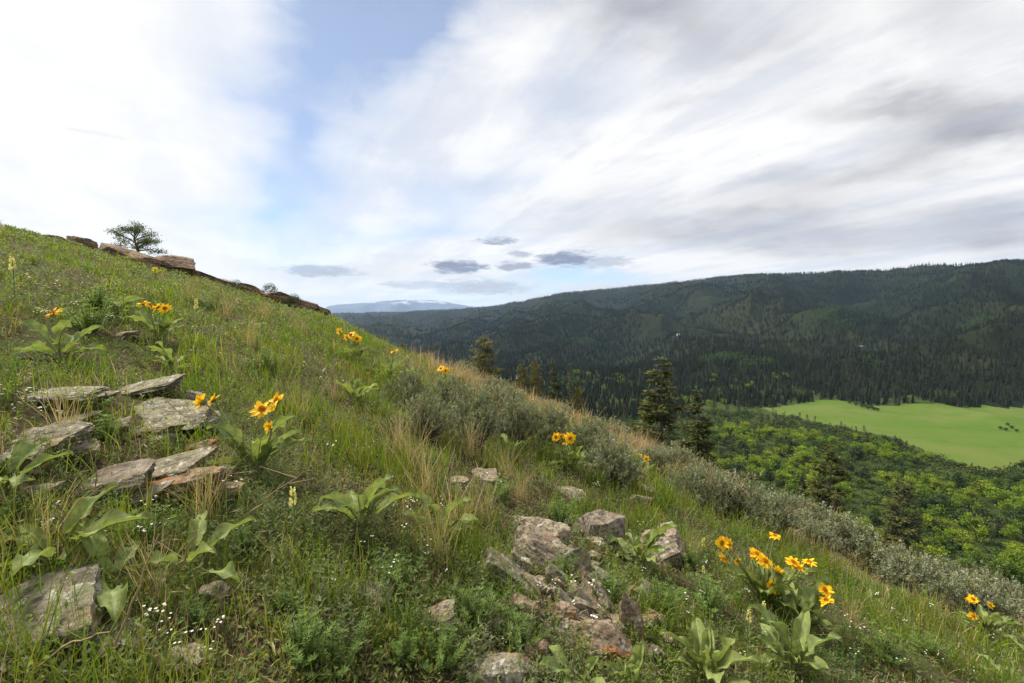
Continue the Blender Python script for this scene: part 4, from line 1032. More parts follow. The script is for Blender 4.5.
# ------------------------------------------------------------------ trees
def conifer_meshes(seed, h, w, whorls, per, sprays, size, open_=0.0, col=(0.040, 0.055, 0.020), round_=0.8, base=0.06, trunk_r=None):
    rng = np.random.default_rng(seed)
    T = Acc(); Cw = Acc()
    tr = trunk_r or h * 0.014
    zt = np.linspace(-0.6, h * 0.97, 9)
    V, F = tube(np.stack([np.cumsum(rng.normal(size=9)) * h * 0.002, np.cumsum(rng.normal(size=9)) * h * 0.002, zt], -1), np.linspace(tr, tr * 0.1, 9), 7); T.add(V, F, np.array([0.1, 0.08, 0.06]))
    col = np.array(col)
    for k in range(whorls):
        f = base + (0.985 - base) * (k + rng.uniform(-0.2, 0.2)) / (whorls - 1) ; f = min(max(f, base), 0.985)
        for b in range(per):
            if rng.random() < open_: continue
            L = w * 0.5 * ((1 - f) ** round_ * 1.02 + 0.02) * rng.uniform(0.5, 1.2)
            if f < base + 0.12: L *= 0.55 + 0.45 * (f - base) / 0.12
            a = rng.uniform(0, 6.28)
            dirv = np.array([math.cos(a), math.sin(a), 0.0])
            up = rng.uniform(-0.35, 0.05) + 0.75 * f
            s = np.linspace(0, 1, 5)[:, None]
            pts = np.array([0, 0, f * h]) + dirv * s * L + np.array([0, 0, 1]) * (up * s - 0.25 * s ** 2 + 0.12 * s ** 3) * L
            if L > 0.5: 
                V, F = tube(pts, np.linspace(tr * 0.22, tr * 0.05, 5), 4); T.add(V, F, np.array([0.09, 0.07, 0.05]))
            n = max(4, int(sprays * L))
            q = rng.uniform(0.12, 1.0, n) ** 0.8
            P = np.stack([np.interp(q, np.linspace(0, 1, 5), pts[:, c]) for c in range(3)], -1)
            sd = np.array([-math.sin(a), math.cos(a), 0])
            lat = rng.uniform(-1, 1, n) * 0.42 * L * np.sqrt(q) * (1.08 - q)
            P = P + sd * lat[:, None] + np.array([0, 0, 1]) * (rng.normal(size=n) * 0.05 * L - np.abs(lat) * 0.15)[:, None]
            D = dirv * 0.7 + sd * (np.sign(lat) * 0.7)[:, None] + rng.normal(size=(n, 3)) * 0.35 + np.array([0, 0, -0.1])
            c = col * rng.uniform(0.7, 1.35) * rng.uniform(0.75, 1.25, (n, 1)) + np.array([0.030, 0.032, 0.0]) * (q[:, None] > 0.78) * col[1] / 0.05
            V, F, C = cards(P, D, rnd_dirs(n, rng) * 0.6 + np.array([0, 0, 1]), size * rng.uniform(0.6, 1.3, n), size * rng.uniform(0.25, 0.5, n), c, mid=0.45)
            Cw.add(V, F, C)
    return T, Cw
CON = []
for q, (h, w, wh, per, sp, sz, op, rd, bs, col) in enumerate([
        (14, 6.2, 25, 9, 26, 0.46, 0.22, 0.72, 0.04, (0.050, 0.058, 0.012)), (14, 5.6, 26, 9, 26, 0.44, 0.25, 0.8, 0.04, (0.036, 0.046, 0.012)), (14, 6.8, 22, 9, 25, 0.46, 0.28, 0.65, 0.05, (0.050, 0.056, 0.012))]):
    T, Cw = conifer_meshes(500 + q, h, w, wh, per, sp, sz, op, col, rd, bs)
    CON.append((T.mesh('trunk', M_BARK), Cw.mesh('crown', M_FOL), h, w))
T, Cw = conifer_meshes(520, 8, 6.0, 26, 8, 16, 0.34, 0.1, (0.090, 0.085, 0.012), 0.42, 0.03); JUN = (T.mesh('trunk', M_BARK), Cw.mesh('crown', M_FOL), 8, 6.0)
T, Cw = conifer_meshes(521, 12, 2.4, 30, 5, 16, 0.30, 0.3, (0.045, 0.055, 0.018), 0.5, 0.15); NARROW = (T.mesh('trunk', M_BARK), Cw.mesh('crown', M_FOL), 12, 2.4)
def near_tree(px, top, wpx, proto, label, aspect, rot=0, dmin=28, name='conifer'):
    """tree on the hidden lower slope: tip at the photo point, its size from its width, its place where its foot meets the slope"""
    dv = ray(px, top); best = None
    for d in np.geomspace(dmin, 260, 200):
        P = dv * d; w = wpx * d / FPX
        hgt = P[2] - gz(P[0], P[1])
        e = abs(math.log(max(hgt, 0.1) / (w * aspect)))
        if best is None or e < best[0]: best = (e, d, w, hgt, P)
    e, d, w, hgt, P = best
    t = thing(name, label, 'tree', (P[0], P[1], P[2] - hgt), (0, 0, rot))
    t.scale = (w / proto[3], w / proto[3], hgt / proto[2])
    link('trunk', proto[0], t); link('crown', proto[1], t); return t
near_tree(662, 357, 82, CON[0], 'tallest dark conifer rising behind the brow right of centre', 1.95, 0.3)
near_tree(699, 389, 66, CON[1], 'dark conifer just right of the tallest one behind the brow', 1.9, 1.2)
near_tree(830, 445, 74, CON[2], 'broad dark conifer behind the brow above the dozen-bloom plant', 2.1, 2.2)
near_tree(903, 481, 74, CON[2], 'squat dark conifer behind the brow near the right side', 1.7, 4.0)
near_tree(483, 339, 46, JUN, 'bushy olive evergreen above the sagebrush on the brow', 1.3, 0.6)
near_tree(522, 365, 22, JUN, 'left crown of the paired olive evergreens behind the brow', 1.9, 1.6)
near_tree(535, 363, 24, JUN, 'right crown of the paired olive evergreens behind the brow', 1.9, 2.6)
near_tree(554, 359, 24, CON[1], 'dark pointed conifer right of the paired olive evergreens', 2.8, 3.0)
near_tree(570, 360, 14, NARROW, 'thin sparse conifer with a bare lower trunk', 4.5, 1.0)
near_tree(577, 388, 28, JUN, 'low olive evergreen at the foot of the thin sparse conifer', 1.5, 5.0)
near_tree(403, 343, 16, JUN, 'small evergreen tip showing over the brow left of the sagebrush', 1.6, 2.0)
near_tree(432, 341, 12, CON[1], 'tiny pointed conifer tip between the two left brow evergreens', 2.5, 2.0)
near_tree(632, 418, 18, CON[0], 'small young conifer left of the tallest conifer', 2.2, 2.0)
near_tree(650, 430, 16, JUN, 'low olive bush at the foot of the tallest conifer', 1.5, 2.0)

# little tree on the skyline
def skyline_tree():
    rng = np.random.default_rng(42)
    az, e = az_e(138, 258); r = dstar(az) * 1.0
    d = ray(138, 258); P = d * (r / math.hypot(d[0], d[1])); s = P[1] / FPX          # metres per photo pixel
    t = thing('skyline_tree', 'small lone gnarled tree on the rocky skyline at left', 'tree', P)
    T = Acc(); Cw = Acc()
    spine = np.array([[0, 0, -14], [1, 0, 2], [-1, 1, 10], [-3, 0, 18], [-2, 0, 27]]) * s
    V, F = tube(spine, np.array([2.0, 1.5, 1.2, 0.8, 0.3]) * s, 7); T.add(V, F, np.array([.1, .08, .06]))
    arms = [((-1, 1, 9), (-12, 4, 16), (-21, 6, 20)), ((-2, 0, 12), (8, -5, 15), (19, -6, 15)), ((-1, 0, 7), (8, 6, 9), (17, 8, 6)), ((-3, 0, 16), (-12, -6, 22), (-17, -8, 25)),
            ((-3, 0, 17), (4, 4, 22), (9, 6, 24)), ((-2, 0, 22), (-4, 0, 27), (-6, 1, 30)), ((0, 0, 5), (-9, -6, 8), (-15, -9, 9)), ((0, 0, 6), (7, -7, 9), (13, -10, 10)), ((-2, 0, 14), (-1, 10, 18), (0, 15, 20)), ((-2, 0, 22), (0, 2, 29), (1, 0, 34)), ((-2, 0, 20), (-7, -3, 26), (-10, -3, 29)), ((-2, 0, 19), (4, -3, 24), (7, -3, 28)), ((-1, 0, 10), (4, 6, 15), (9, 9, 18))]
    for a in arms:
        a = np.array(a, float) * s
        V, F = tube(a, np.array([0.7, 0.45, 0.15]) * s, 5); T.add(V, F, np.array([.1, .08, .06]))
        for q in range(9):
            f = rng.uniform(0.45, 1.08); c = np.array([np.interp(min(f, 1) * 2, [0, 1, 2], a[:, k]) for k in range(3)]) + rng.normal(size=3) * np.array([2.2, 2.2, 1.1]) * s
            n = 40; PP = c + rng.normal(size=(n, 3)) * np.array([2.6, 2.6, 1.4]) * s
            g = np.array([0.080, 0.110, 0.035]) * rng.uniform(0.7, 1.4)
            V, F, C = cards(PP, rnd_dirs(n, rng) + np.array([0, 0, 0.4]), rnd_dirs(n, rng), rng.uniform(1.0, 2.0, n) * s, rng.uniform(0.5, 1.0, n) * s, np.tile(g, (n, 1)) * rng.uniform(0.8, 1.2, (n, 1)))
            Cw.add(V, F, C)
    link('trunk', T.mesh('trunk', M_BARK), t); link('crown', Cw.mesh('crown', M_FOL), t)
skyline_tree()

# small shrubs on the ledge
def bush_mesh(seed, col):
    rng = np.random.default_rng(seed); A = Acc(); n = 900
    d = rnd_dirs(n, rng); d[:, 2] = np.abs(d[:, 2]); rr = rng.uniform(0.5, 1, n) * (1 + 0.3 * noise3(d * 2.5, seed))
    V, F, C = cards(d * rr[:, None] * np.array([0.5, 0.5, 0.75]), d + rnd_dirs(n, rng) * 0.8, rnd_dirs(n, rng), rng.uniform(0.05, 0.1, n), rng.uniform(0.02, 0.05, n), np.tile(col, (n, 1)) * rng.uniform(0.6, 1.3, (n, 1)))
    A.add(V, F, C)
    for q in range(8):
        e = rnd_dirs(1, rng)[0]; e[2] = abs(e[2]); V, F = tube(np.stack([np.zeros(3), e * 0.25, e * 0.5]), [0.02, 0.012, 0.004], 4); A.add(V, F, np.array([.1, .08, .06]))
    return A.mesh('ledge_shrub', M_FOL)
BUSH = bush_mesh(3, [0.06, 0.08, 0.028])
for px, py, w, lb in ((236, 288, 14, 'small green shrub on the ledge left of the dark undercut rock'), (270, 292, 15, 'tuft of green shrub on top of the dark undercut rock'), (284, 305, 12, 'dark shrub growing in the undercut face'), (294, 302, 14, 'low shrub right of the dark undercut rock'), (106, 262, 16, 'low green shrub below the reddish ledge rock')):
    az, e = az_e(px, py); r = dstar(az) * 0.9; d = ray(px, py); P = d * (r / math.hypot(d[0], d[1]))
    o = link('ledge_shrub', BUSH); tag(o, lb, 'shrub'); s = w * P[1] / FPX; o.scale = (s, s, s * 0.8); o.location = [float(q) for q in P]

# deciduous trees of the valley
def decid_mesh(seed, col):
    rng = np.random.default_rng(seed); A = Acc()
    V, F = tube(np.array([[0, 0, -0.1], [0.01, 0, 0.2], [0.02, 0.01, 0.5], [0, 0, 0.75]]), [0.03, 0.024, 0.016, 0.006], 6); A.add(V, F, np.array([0.16, 0.14, 0.11]), 1)
    for q in range(7):
        a = rng.uniform(0, 6.28); e = np.array([math.cos(a) * 0.26, math.sin(a) * 0.26, rng.uniform(0.5, 0.85)])
        V, F = tube(np.stack([[0.01, 0, 0.25 + 0.04 * q], e * 0.55 + np.array([0, 0, 0.2]), e]), [0.012, 0.008, 0.003], 4); A.add(V, F, np.array([0.16, 0.14, 0.11]), 1)
    for l in range(13):
        a = rng.uniform(0, 6.28); rr = math.sqrt(rng.uniform(0, 1)) * 0.3; c = np.array([math.cos(a) * rr, math.sin(a) * rr, rng.uniform(0.30, 0.86) - rr * 0.3])
        n = 75; d = rnd_dirs(n, rng); s = rng.uniform(0.11, 0.19)
        P = c + d * (s * rng.uniform(0.55, 1.1, n))[:, None] * np.array([1, 1, 0.85])
        g = np.array(col) * rng.uniform(0.75, 1.3)
        V, F, C = cards(P, d * 0.4 + rnd_dirs(n, rng), d + rnd_dirs(n, rng) * 0.6, rng.uniform(0.045, 0.09, n), rng.uniform(0.03, 0.06, n), np.tile(g, (n, 1)) * rng.uniform(0.75, 1.25, (n, 1)))
        A.add(V, F, C)
    return A.mesh('broadleaf_tree', [M_FOL, M_BARK])
DEC = [decid_mesh(600, (0.120, 0.190, 0.009)), decid_mesh(601, (0.155, 0.210, 0.011)), decid_mesh(602, (0.078, 0.132, 0.010)), decid_mesh(603, (0.034, 0.058, 0.014))]
def smallcon_mesh(seed, col):
    T, Cw = conifer_meshes(seed, 1.0, 0.42, 15, 6, 26, 0.095, 0.1, col, 0.75, 0.04, 0.014)
    for V, F, C in zip(Cw.V, Cw.F, Cw.C): pass
    A = Acc(); nV = 0
    off = 0
    for V, F, C in zip(T.V, T.F, T.C): A.add(V, F - off, C, 1); off += len(V)
    off = 0
    for V, F, C in zip(Cw.V, Cw.F, Cw.C): A.add(V, F - off, C, 0); off += len(V)
    return A.mesh('valley_conifer', [M_FOL, M_BARK])
SC = [smallcon_mesh(620 + q, c) for q, c in enumerate([(0.018, 0.026, 0.010), (0.023, 0.030, 0.011), (0.016, 0.023, 0.010)])]
vr = np.random.default_rng(77)
placed = []
def valley_tree(kind, x, y, h, label, cat, group, wide=1.0):
    z = gz(x, y)
    me = random.choice(kind); o = link(me.name.split('.')[0], me); tag(o, label, cat, group)
    o.location = (float(x), float(y), z); o.rotation_euler = (0, 0, random.uniform(0, 6.28)); s = h * wide
    o.scale = (s, s, h); placed.append((x, y))
def spot_ok(x, y, dmin):
    return all((x - a) ** 2 + (y - b) ** 2 > dmin * dmin for a, b in placed[-400:])
def visible(x, y, h):
    z = gz(x, y); px, py, d = project(np.array([x, y, z + h]))
    return -20 < px < 1044 and py < brow_y(px) - 1
DZ = np.array([floor_pt(*p)[:2] for p in [(700, 436), (760, 412), (780, 418), (841, 431), (892, 442), (936, 459), (987, 478), (1020, 468), (1080, 470), (1090, 620), (1000, 600), (900, 540), (800, 480), (740, 452)]])
cnt = 0; tries = 0
while cnt < 290 and tries < 9000:
    tries += 1
    r = math.sqrt(vr.uniform(150 ** 2, 480 ** 2)); a = vr.uniform(R(18), R(50)); x, y = r * math.sin(a), r * math.cos(a)
    z = gz(x, y); px, py, d = project(np.array([x, y, z]))
    ly = np.interp(px, [690, 740, 763, 778, 800, 841, 892, 936, 987, 1024, 1060], [432, 424, 412, 417, 422, 431, 442, 459, 478, 482, 482])
    if py < ly or px < 690: continue
    if in_poly(np.array([x]), np.array([y]), MPOLY)[0]: continue
    gap = noise2(np.array([x / 55]), np.array([y / 55]), 88)[0]
    if gap < -0.28: continue
    h = vr.uniform(5.5, 10)
    if not visible(x, y, h) or not spot_ok(x, y, 5.0): continue
    kinds = DEC[:2] if gap > -0.05 else DEC[2:]
    valley_tree(kinds, x, y, h, 'rounded leafy tree in the green thicket below the meadow', 'tree', 'leafy trees in the thicket below the meadow', vr.uniform(1.1, 1.6)); cnt += 1
placed_d = cnt
def thicket():
    rng = np.random.default_rng(710); n = 9000
    r = np.sqrt(rng.uniform(120 ** 2, 560 ** 2, n)); a = rng.uniform(R(-2), R(50), n)
    x, y = r * np.sin(a), r * np.cos(a); z = H(x, y)
    px, py, d = project(np.stack([x, y, z + 2], -1))
    k = (py < brow_y(px) + 3) & (px > 500) & (px < 1080) & (py > 380) & ~in_poly(x, y, MPOLY)
    x, y, z = x[k], y[k], z[k]; n = len(x); m = 34
    h = rng.uniform(1.2, 3.4, n) * (0.7 + 0.5 * (noise2(x / 30, y / 30, 6) > 0)); 
    X = np.repeat(np.stack([x, y, z], -1), m, 0); hh = np.repeat(h, m); N = n * m
    dd = rnd_dirs(N, rng); dd[:, 2] = np.abs(dd[:, 2]); q = rng.uniform(0.6, 1.05, N)
    P = X + dd * (q * hh)[:, None] * np.array([0.8, 0.8, 0.9])
    g = np.array([[0.036, 0.064, 0.010], [0.056, 0.092, 0.010], [0.026, 0.044, 0.011], [0.070, 0.088, 0.014]])[np.clip((fbm(x / 40, y / 40, 17, 2) * 4 + 2 + rng.normal(size=n) * 0.5).astype(int), 0, 3)]
    V, F, C = cards(P, dd * 0.5 + rnd_dirs(N, rng), dd + rnd_dirs(N, rng) * 0.6, hh * rng.uniform(0.25, 0.5, N), hh * rng.uniform(0.18, 0.36, N), np.repeat(g, m, 0) * rng.uniform(0.7, 1.3, (N, 1)))
    stuff('thicket', mesh_np('thicket', V, F, M_FOL, C), 'dense green brush filling the slope and valley below the meadow', 'brush')
thicket()
# conifers on the lower meadow rim
rim = [(772, 412), (790, 417), (800, 419), (806, 421), (815, 424), (841, 428), (846, 429), (850, 430), (856, 431), (862, 433), (868, 435), (873, 436), (880, 438), (884, 440), (893, 441), (897, 442), (906, 446), (784, 416), (776, 413), (829, 427)]
for px, py in rim:
    P = floor_pt(px + vr.uniform(-2, 2), py + vr.uniform(2, 5)); valley_tree(SC, P[0], P[1], vr.uniform(6, 10), 'dark small conifer on the near rim of the meadow', 'tree', 'conifers along the near rim of the meadow')
for px, py in [(856, 405), (862, 407), (868, 409), (874, 410), (850, 403), (866, 407), (872, 408), (878, 411)]:
    P = floor_pt(px, py); valley_tree(DEC[3:], P[0], P[1], 4.5, 'dull bush in the short hedge jutting into the meadow', 'bush', 'bushes of the short hedge in the meadow', 1.5)
for px, py in [(1000, 430), (1006, 431), (1012, 430), (1016, 432), (1008, 428)]:
    P = floor_pt(px, py); valley_tree(DEC[3:], P[0], P[1], 3.0, 'dark low bush in the middle of the meadow near the right edge', 'bush', 'bushes in the open meadow', 1.6)
cnt = 0; tries = 0
while cnt < 45 and tries < 3000:
    tries += 1
    r = math.sqrt(vr.uniform(150 ** 2, 430 ** 2)); a = vr.uniform(R(18), R(49)); x, y = r * math.sin(a), r * math.cos(a); h = vr.uniform(6, 10)
    px, py, d = project(np.array([x, y, gz(x, y)])); ly = np.interp(px, [690, 740, 763, 778, 800, 841, 892, 936, 987, 1024, 1060], [432, 424, 412, 417, 422, 431, 442, 459, 478, 482, 482])
    if py < ly or px < 690 or noise2(np.array([x / 50]), np.array([y / 50]), 12)[0] < 0.0 or not visible(x, y, h): continue
    valley_tree(SC, x, y, h, 'dark conifer standing among the leafy thicket below the meadow', 'tree', 'conifers scattered in the leafy thicket'); cnt += 1
# conifers left of the meadow and on the slope below
cnt = 0; tries = 0
while cnt < 115 and tries < 9000:
    tries += 1
    px = vr.uniform(580, 790); py = vr.uniform(405, 470)
    if px > 760 and (py < 416 or py > 440): continue
    P = hit(px, py, far=True); r = math.hypot(P[0], P[1])
    if r > 640 or in_poly(np.array([P[0]]), np.array([P[1]]), MPOLY)[0]: continue
    h = vr.uniform(8, 14)
    if not visible(P[0], P[1], h) or not spot_ok(P[0], P[1], 4.0): continue
    valley_tree(SC, P[0], P[1], h, 'dark conifer in the wood between the tallest conifer and the meadow', 'tree', 'conifers in the wood left of the meadow'); cnt += 1
# bright leafy trees left of the meadow
cnt = 0; tries = 0
while cnt < 46 and tries < 4000:
    tries += 1
    px = vr.uniform(560, 790); py = vr.uniform(372, 416)
    if noise2(np.array([px / 45.]), np.array([py / 14.]), 5)[0] < 0.05: continue
    P = hit(px, py, far=True)
    h = vr.uniform(7, 11)
    if in_poly(np.array([P[0]]), np.array([P[1]]), MPOLY)[0] or not visible(P[0], P[1], h): continue
    valley_tree(DEC[:3], P[0], P[1], h, 'light green leafy tree among conifers across the valley', 'tree', 'leafy trees among conifers across the valley', 1.3); cnt += 1
# wall of conifers along the far meadow edge
for i in range(110):
    px = vr.uniform(705, 1030); py = vr.uniform(396, 402.5)
    P = floor_pt(px, py); k = vr.uniform(1.0, 1.08); x, y = P[0] * k, P[1] * k
    if in_poly(np.array([x]), np.array([y]), MPOLY)[0]: continue
    valley_tree(SC, x, y, vr.uniform(10, 16), 'dark conifer in the front row of forest behind the meadow', 'tree', 'conifers in the front row behind the meadow', 0.9)

# the far forest: one mass
def far_forest():
    rng = np.random.default_rng(700)
    V_, F_, C_ = [], [], []; off = 0
    for (n, r0, r1, hs, sides, tiers) in ((18000, 330, 1100, (8, 14), 5, 3), (50000, 1100, 2300, (8, 13), 5, 2), (62000, 2300, 6200, (9, 15), 4, 2)):
        r = np.sqrt(rng.uniform(r0 ** 2, r1 ** 2, n)); a = rng.uniform(R(-24), R(52), n)
        if r0 > 2000: r = r0 + (r1 - r0) * rng.uniform(0, 1, n) ** 1.4
        x, y = r * np.sin(a), r * np.cos(a); z = H(x, y)
        rr = np.interp(a, RAZ, RR)
        conv = z - 0.25 * (H(x + 130, y) + H(x - 130, y) + H(x, y + 130) + H(x, y - 130))
        clear = fbm(x / 320, y / 320, 66, 4) * 0.9 + np.clip(conv / 150, -0.12, 0.12)
        dens = sstep(0.44, 0.20, clear)
        keep = (rng.uniform(0, 1, n) < 0.06 + 0.94 * dens) & (r < rr * 1.03)
        wx = in_poly(x, y, MPOLY); keep &= ~wx
        px, py, d = project(np.stack([x, y, z + 12], -1))
        keep &= (py < brow_y(px) + 4) & (px > -60) & (px < 1090)
        keep &= ~((px > 690) & (z < FLOOR + 6) & (r < 600))
        keep &= ~((r < 620) & (px > 560) & (py > 408))
        x, y, z, r = x[keep], y[keep], z[keep], r[keep]; n = len(x)
        h = rng.uniform(hs[0], hs[1], n); w = h * rng.uniform(0.26, 0.42, n)
        decid = (fbm(x / 140, y / 140, 99, 3) > 0.30) & (r < 1500)
        h = np.where(decid, h * 0.6, h); w = np.where(decid, h * 0.9, w)
        c = np.array([0.012, 0.020, 0.010]) * rng.uniform(0.7, 1.4, (n, 1)) + np.array([0.012, 0.010, 0.0]) * (rng.uniform(0, 1, (n, 1)) ** 3) * 2  # crown colour set darker than real foliage: valley's cloud shadow painted in
        olive = sstep(-0.25, 0.35, fbm(x / 500, y / 500, 123, 3) * 0.6 + np.clip(conv[keep] / 45, -0.5, 0.5))[:, None]  # lit spur tops and shaded draws painted into crown tone, plus random patches
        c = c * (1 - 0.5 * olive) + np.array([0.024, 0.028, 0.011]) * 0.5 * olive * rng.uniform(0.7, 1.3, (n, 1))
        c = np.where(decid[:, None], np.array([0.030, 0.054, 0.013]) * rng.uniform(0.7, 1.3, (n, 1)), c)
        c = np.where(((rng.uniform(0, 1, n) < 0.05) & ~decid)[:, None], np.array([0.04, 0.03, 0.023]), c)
        for k in range(tiers):
            zb = 0.06 + 0.80 * k / tiers; zt = min(1.0, zb + (1.0 - zb) * (0.62 if k < tiers - 1 else 1.0))
            rb = 0.5 * (1 - zb * 0.8)
            th = rng.uniform(0, 6.28, n)[:, None] + np.arange(sides)[None] * 2 * math.pi / sides
            jit = rng.uniform(0.6, 1.25, (n, sides))
            ring = np.stack([x[:, None] + np.cos(th) * w[:, None] * rb * jit, y[:, None] + np.sin(th) * w[:, None] * rb * jit, z[:, None] + h[:, None] * (zb + rng.uniform(-0.05, 0.05, (n, sides)))], -1)
            rt = np.where(decid, 0.55, 0.0)[:, None]
            top = np.stack([x + rng.normal(size=n) * w * 0.06, y + rng.normal(size=n) * w * 0.06, z + h * zt], -1)[:, None, :]
            blk = np.concatenate([ring, top], 1); m = sides + 1
            b = (np.arange(n) * m)[:, None]; j = np.arange(sides)[None]
            f = np.stack([b + j, b + (j + 1) % sides, np.broadcast_to(b + sides, (n, sides))], -1).reshape(-1, 3)
            V_.append(blk.reshape(-1, 3)); F_.append(f + off); off += n * m
            C_.append(np.repeat(c * rng.uniform(0.85, 1.15, (n, 1)), m, axis=0))
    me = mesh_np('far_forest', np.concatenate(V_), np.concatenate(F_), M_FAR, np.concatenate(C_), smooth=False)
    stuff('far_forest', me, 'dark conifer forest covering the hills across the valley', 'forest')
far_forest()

# houses far off in the forest
M_WALLW = flat_mat('white_wall', (0.55, 0.55, 0.53)); M_WALLT = flat_mat('tan_wall', (0.16, 0.145, 0.115)); M_ROOFG = flat_mat('grey_roof', (0.38, 0.39, 0.41)); M_ROOFT = flat_mat('tan_roof', (0.15, 0.14, 0.115)); M_PANE = flat_mat('dark_glass', (0.04, 0.05, 0.06), 0.2)
def box(A, lo, hi):
    x0, y0, z0 = lo; x1, y1, z1 = hi
    V = [(x0, y0, z0), (x1, y0, z0), (x1, y1, z0), (x0, y1, z0), (x0, y0, z1), (x1, y0, z1), (x1, y1, z1), (x0, y1, z1)]
    A.add(V, np.array([[0, 3, 2, 1], [4, 5, 6, 7], [0, 1, 5, 4], [1, 2, 6, 5], [2, 3, 7, 6], [3, 0, 4, 7]]))
def house(px, py, wpx, label, mw, mr, rot):
    P = hit(px, py, far=True); _, _, d = project(P); w = wpx * d / FPX
    t = thing('house', label, 'house', P, (0, 0, rot))
    L, D, hh, rf = w, w * 0.55, w * 0.28, w * 0.2
    A = Acc(); box(A, (-L / 2, -D / 2, -2), (L / 2, D / 2, hh))
    A.add([(-L / 2, -D / 2, hh), (-L / 2, D / 2, hh), (-L / 2, 0, hh + rf)], np.array([[0, 1, 2]])); A.add([(L / 2, -D / 2, hh), (L / 2, D / 2, hh), (L / 2, 0, hh + rf)], np.array([[0, 2, 1]]))
    link('wall', A.mesh('wall', mw, False), t)
    A = Acc()
    for s in (-1, 1):
        e0 = np.array([0, s * (D / 2 + 0.6), hh - 0.35]); e1 = np.array([0, 0, hh + rf + 0.1])
        V = [(-L / 2 - .6, e0[1], e0[2]), (L / 2 + .6, e0[1], e0[2]), (L / 2 + .6, 0, e1[2]), (-L / 2 - .6, 0, e1[2])]
        V2 = [(a, b, c + 0.25) for a, b, c in V]
        A.add(V + V2, np.array([[0, 1, 2, 3], [4, 7, 6, 5], [0, 4, 5, 1], [1, 5, 6, 2], [2, 6, 7, 3], [3, 7, 4, 0]]))
    link('roof', A.mesh('roof', mr, False), t)
    for k in (-0.3, 0.0, 0.3):
        A = Acc(); box(A, (k * L - w * 0.05, -D / 2 - 0.05, hh * 0.35), (k * L + w * 0.05, -D / 2 + 0.04, hh * 0.8)); link('window', A.mesh('window', M_PANE, False), t)
    A = Acc(); box(A, (0.12 * L, -D / 2 - 0.06, 0), (0.12 * L + 1.1, -D / 2 + 0.04, hh * 0.75)); link('door', A.mesh('door', M_ROOFT, False), t)
house(678.5, 335.5, 3.6, 'white house standing alone in the far forest', M_WALLW, M_ROOFG, 0.3)
house(861, 347.5, 4, 'pale house on the right in the far forest clearing', M_WALLT, M_ROOFT, -0.2)
house(846, 356.5, 3.5, 'small tan house below the pale one in the far forest', M_WALLT, M_ROOFT, 0.2)

# ------------------------------------------------------------------ haze
A = Acc(); zlo = float(GZ.min()) - 1.0
box(A, (-17200, -17200, zlo), (17200, 17200, float(GZ.max()) + 60))
hz = link('haze', A.mesh('haze', [], False)); 
m = bpy.data.materials.new('haze_air'); m.use_nodes = True; nt = NT(m.node_tree); nt.N.clear()
o_ = nt.new('ShaderNodeOutputMaterial'); pv = nt.new('ShaderNodeVolumePrincipled')
pv.inputs['Color'].default_value = (0.40, 0.62, 1.0, 1); pv.inputs['Density'].default_value = 3.6e-5; pv.inputs['Anisotropy'].default_value = 0.2
nt.L.new(pv.outputs[0], o_.inputs['Volume'])
hz.data.materials.append(m); tag(hz, 'thin blue haze filling the air over the valley', 'haze', kind='stuff')

# ------------------------------------------------------------------ sky and sun
SUN_EL, SUN_AZ = R(52), R(-55)               # azimuth measured from the view direction, + to the right
world = bpy.data.worlds.new('World'); scene.world = world; world.use_nodes = True
nt = NT(world.node_tree); nt.N.clear()
out = nt.new('ShaderNodeOutputWorld')
sky = nt.new('ShaderNodeTexSky'); sky.sky_type = 'NISHITA'; sky.sun_disc = False
sky.sun_elevation = SUN_EL; sky.sun_rotation = SUN_AZ; sky.altitude = 1800; sky.air_density = 1.0; sky.dust_density = 0.15; sky.ozone_density = 2.0
bg1 = nt.new('ShaderNodeBackground'); nt.L.new(sky.outputs[0], bg1.inputs[0]); bg1.inputs[1].default_value = 0.075
tc = nt.new('ShaderNodeTexCoord').outputs['Generated']
sx = nt.new('ShaderNodeSeparateXYZ'); nt.L.new(tc, sx.inputs[0]); X, Y, Z = sx.outputs
zz = nt.m('ADD', nt.m('MAXIMUM', Z, 0.0), 0.09)
w_ = nt.m('DIVIDE', nt.m('ADD', nt.m('MULTIPLY', X, 0.89), nt.m('MULTIPLY', Y, 0.46)), zz)
s_ = nt.m('DIVIDE', nt.m('ADD', nt.m('MULTIPLY', X, -0.46), nt.m('MULTIPLY', Y, 0.89)), zz)
def vec(a, b, c=0.0):
    n = nt.new('ShaderNodeCombineXYZ'); nt.put(n.inputs[0], a); nt.put(n.inputs[1], b); nt.put(n.inputs[2], c); return n.outputs[0]
def gauss(v, c, s):
    q = nt.m('DIVIDE', nt.m('SUBTRACT', v, c), s); return nt.m('EXPONENT', nt.m('MULTIPLY', nt.m('MULTIPLY', q, q), -1.0))
azn = nt.m('ARCTAN2', X, Y)
nA = nt.noise(vec(nt.m('MULTIPLY', w_, 2.4), nt.m('MULTIPLY', s_, 0.42)), 1.0, 7, 0.58, 0.3)
nB = nt.noise(vec(nt.m('MULTIPLY', w_, 0.8), nt.m('MULTIPLY', s_, 0.5), 3.7), 1.0, 4, 0.5, 0.3)
nC = nt.noise(vec(nt.m('MULTIPLY', w_, 2.4), nt.m('MULTIPLY', s_, 1.5), 9.1), 1.0, 11, 0.66, 0.35)
wa = nt.m('MULTIPLY', nt.m('SUBTRACT', nt.noise(vec(nt.m('MULTIPLY', azn, 3.0), nt.m('MULTIPLY', Z, 7.0), 1.0), 1.0, 5, 0.55), 0.5), 0.34)
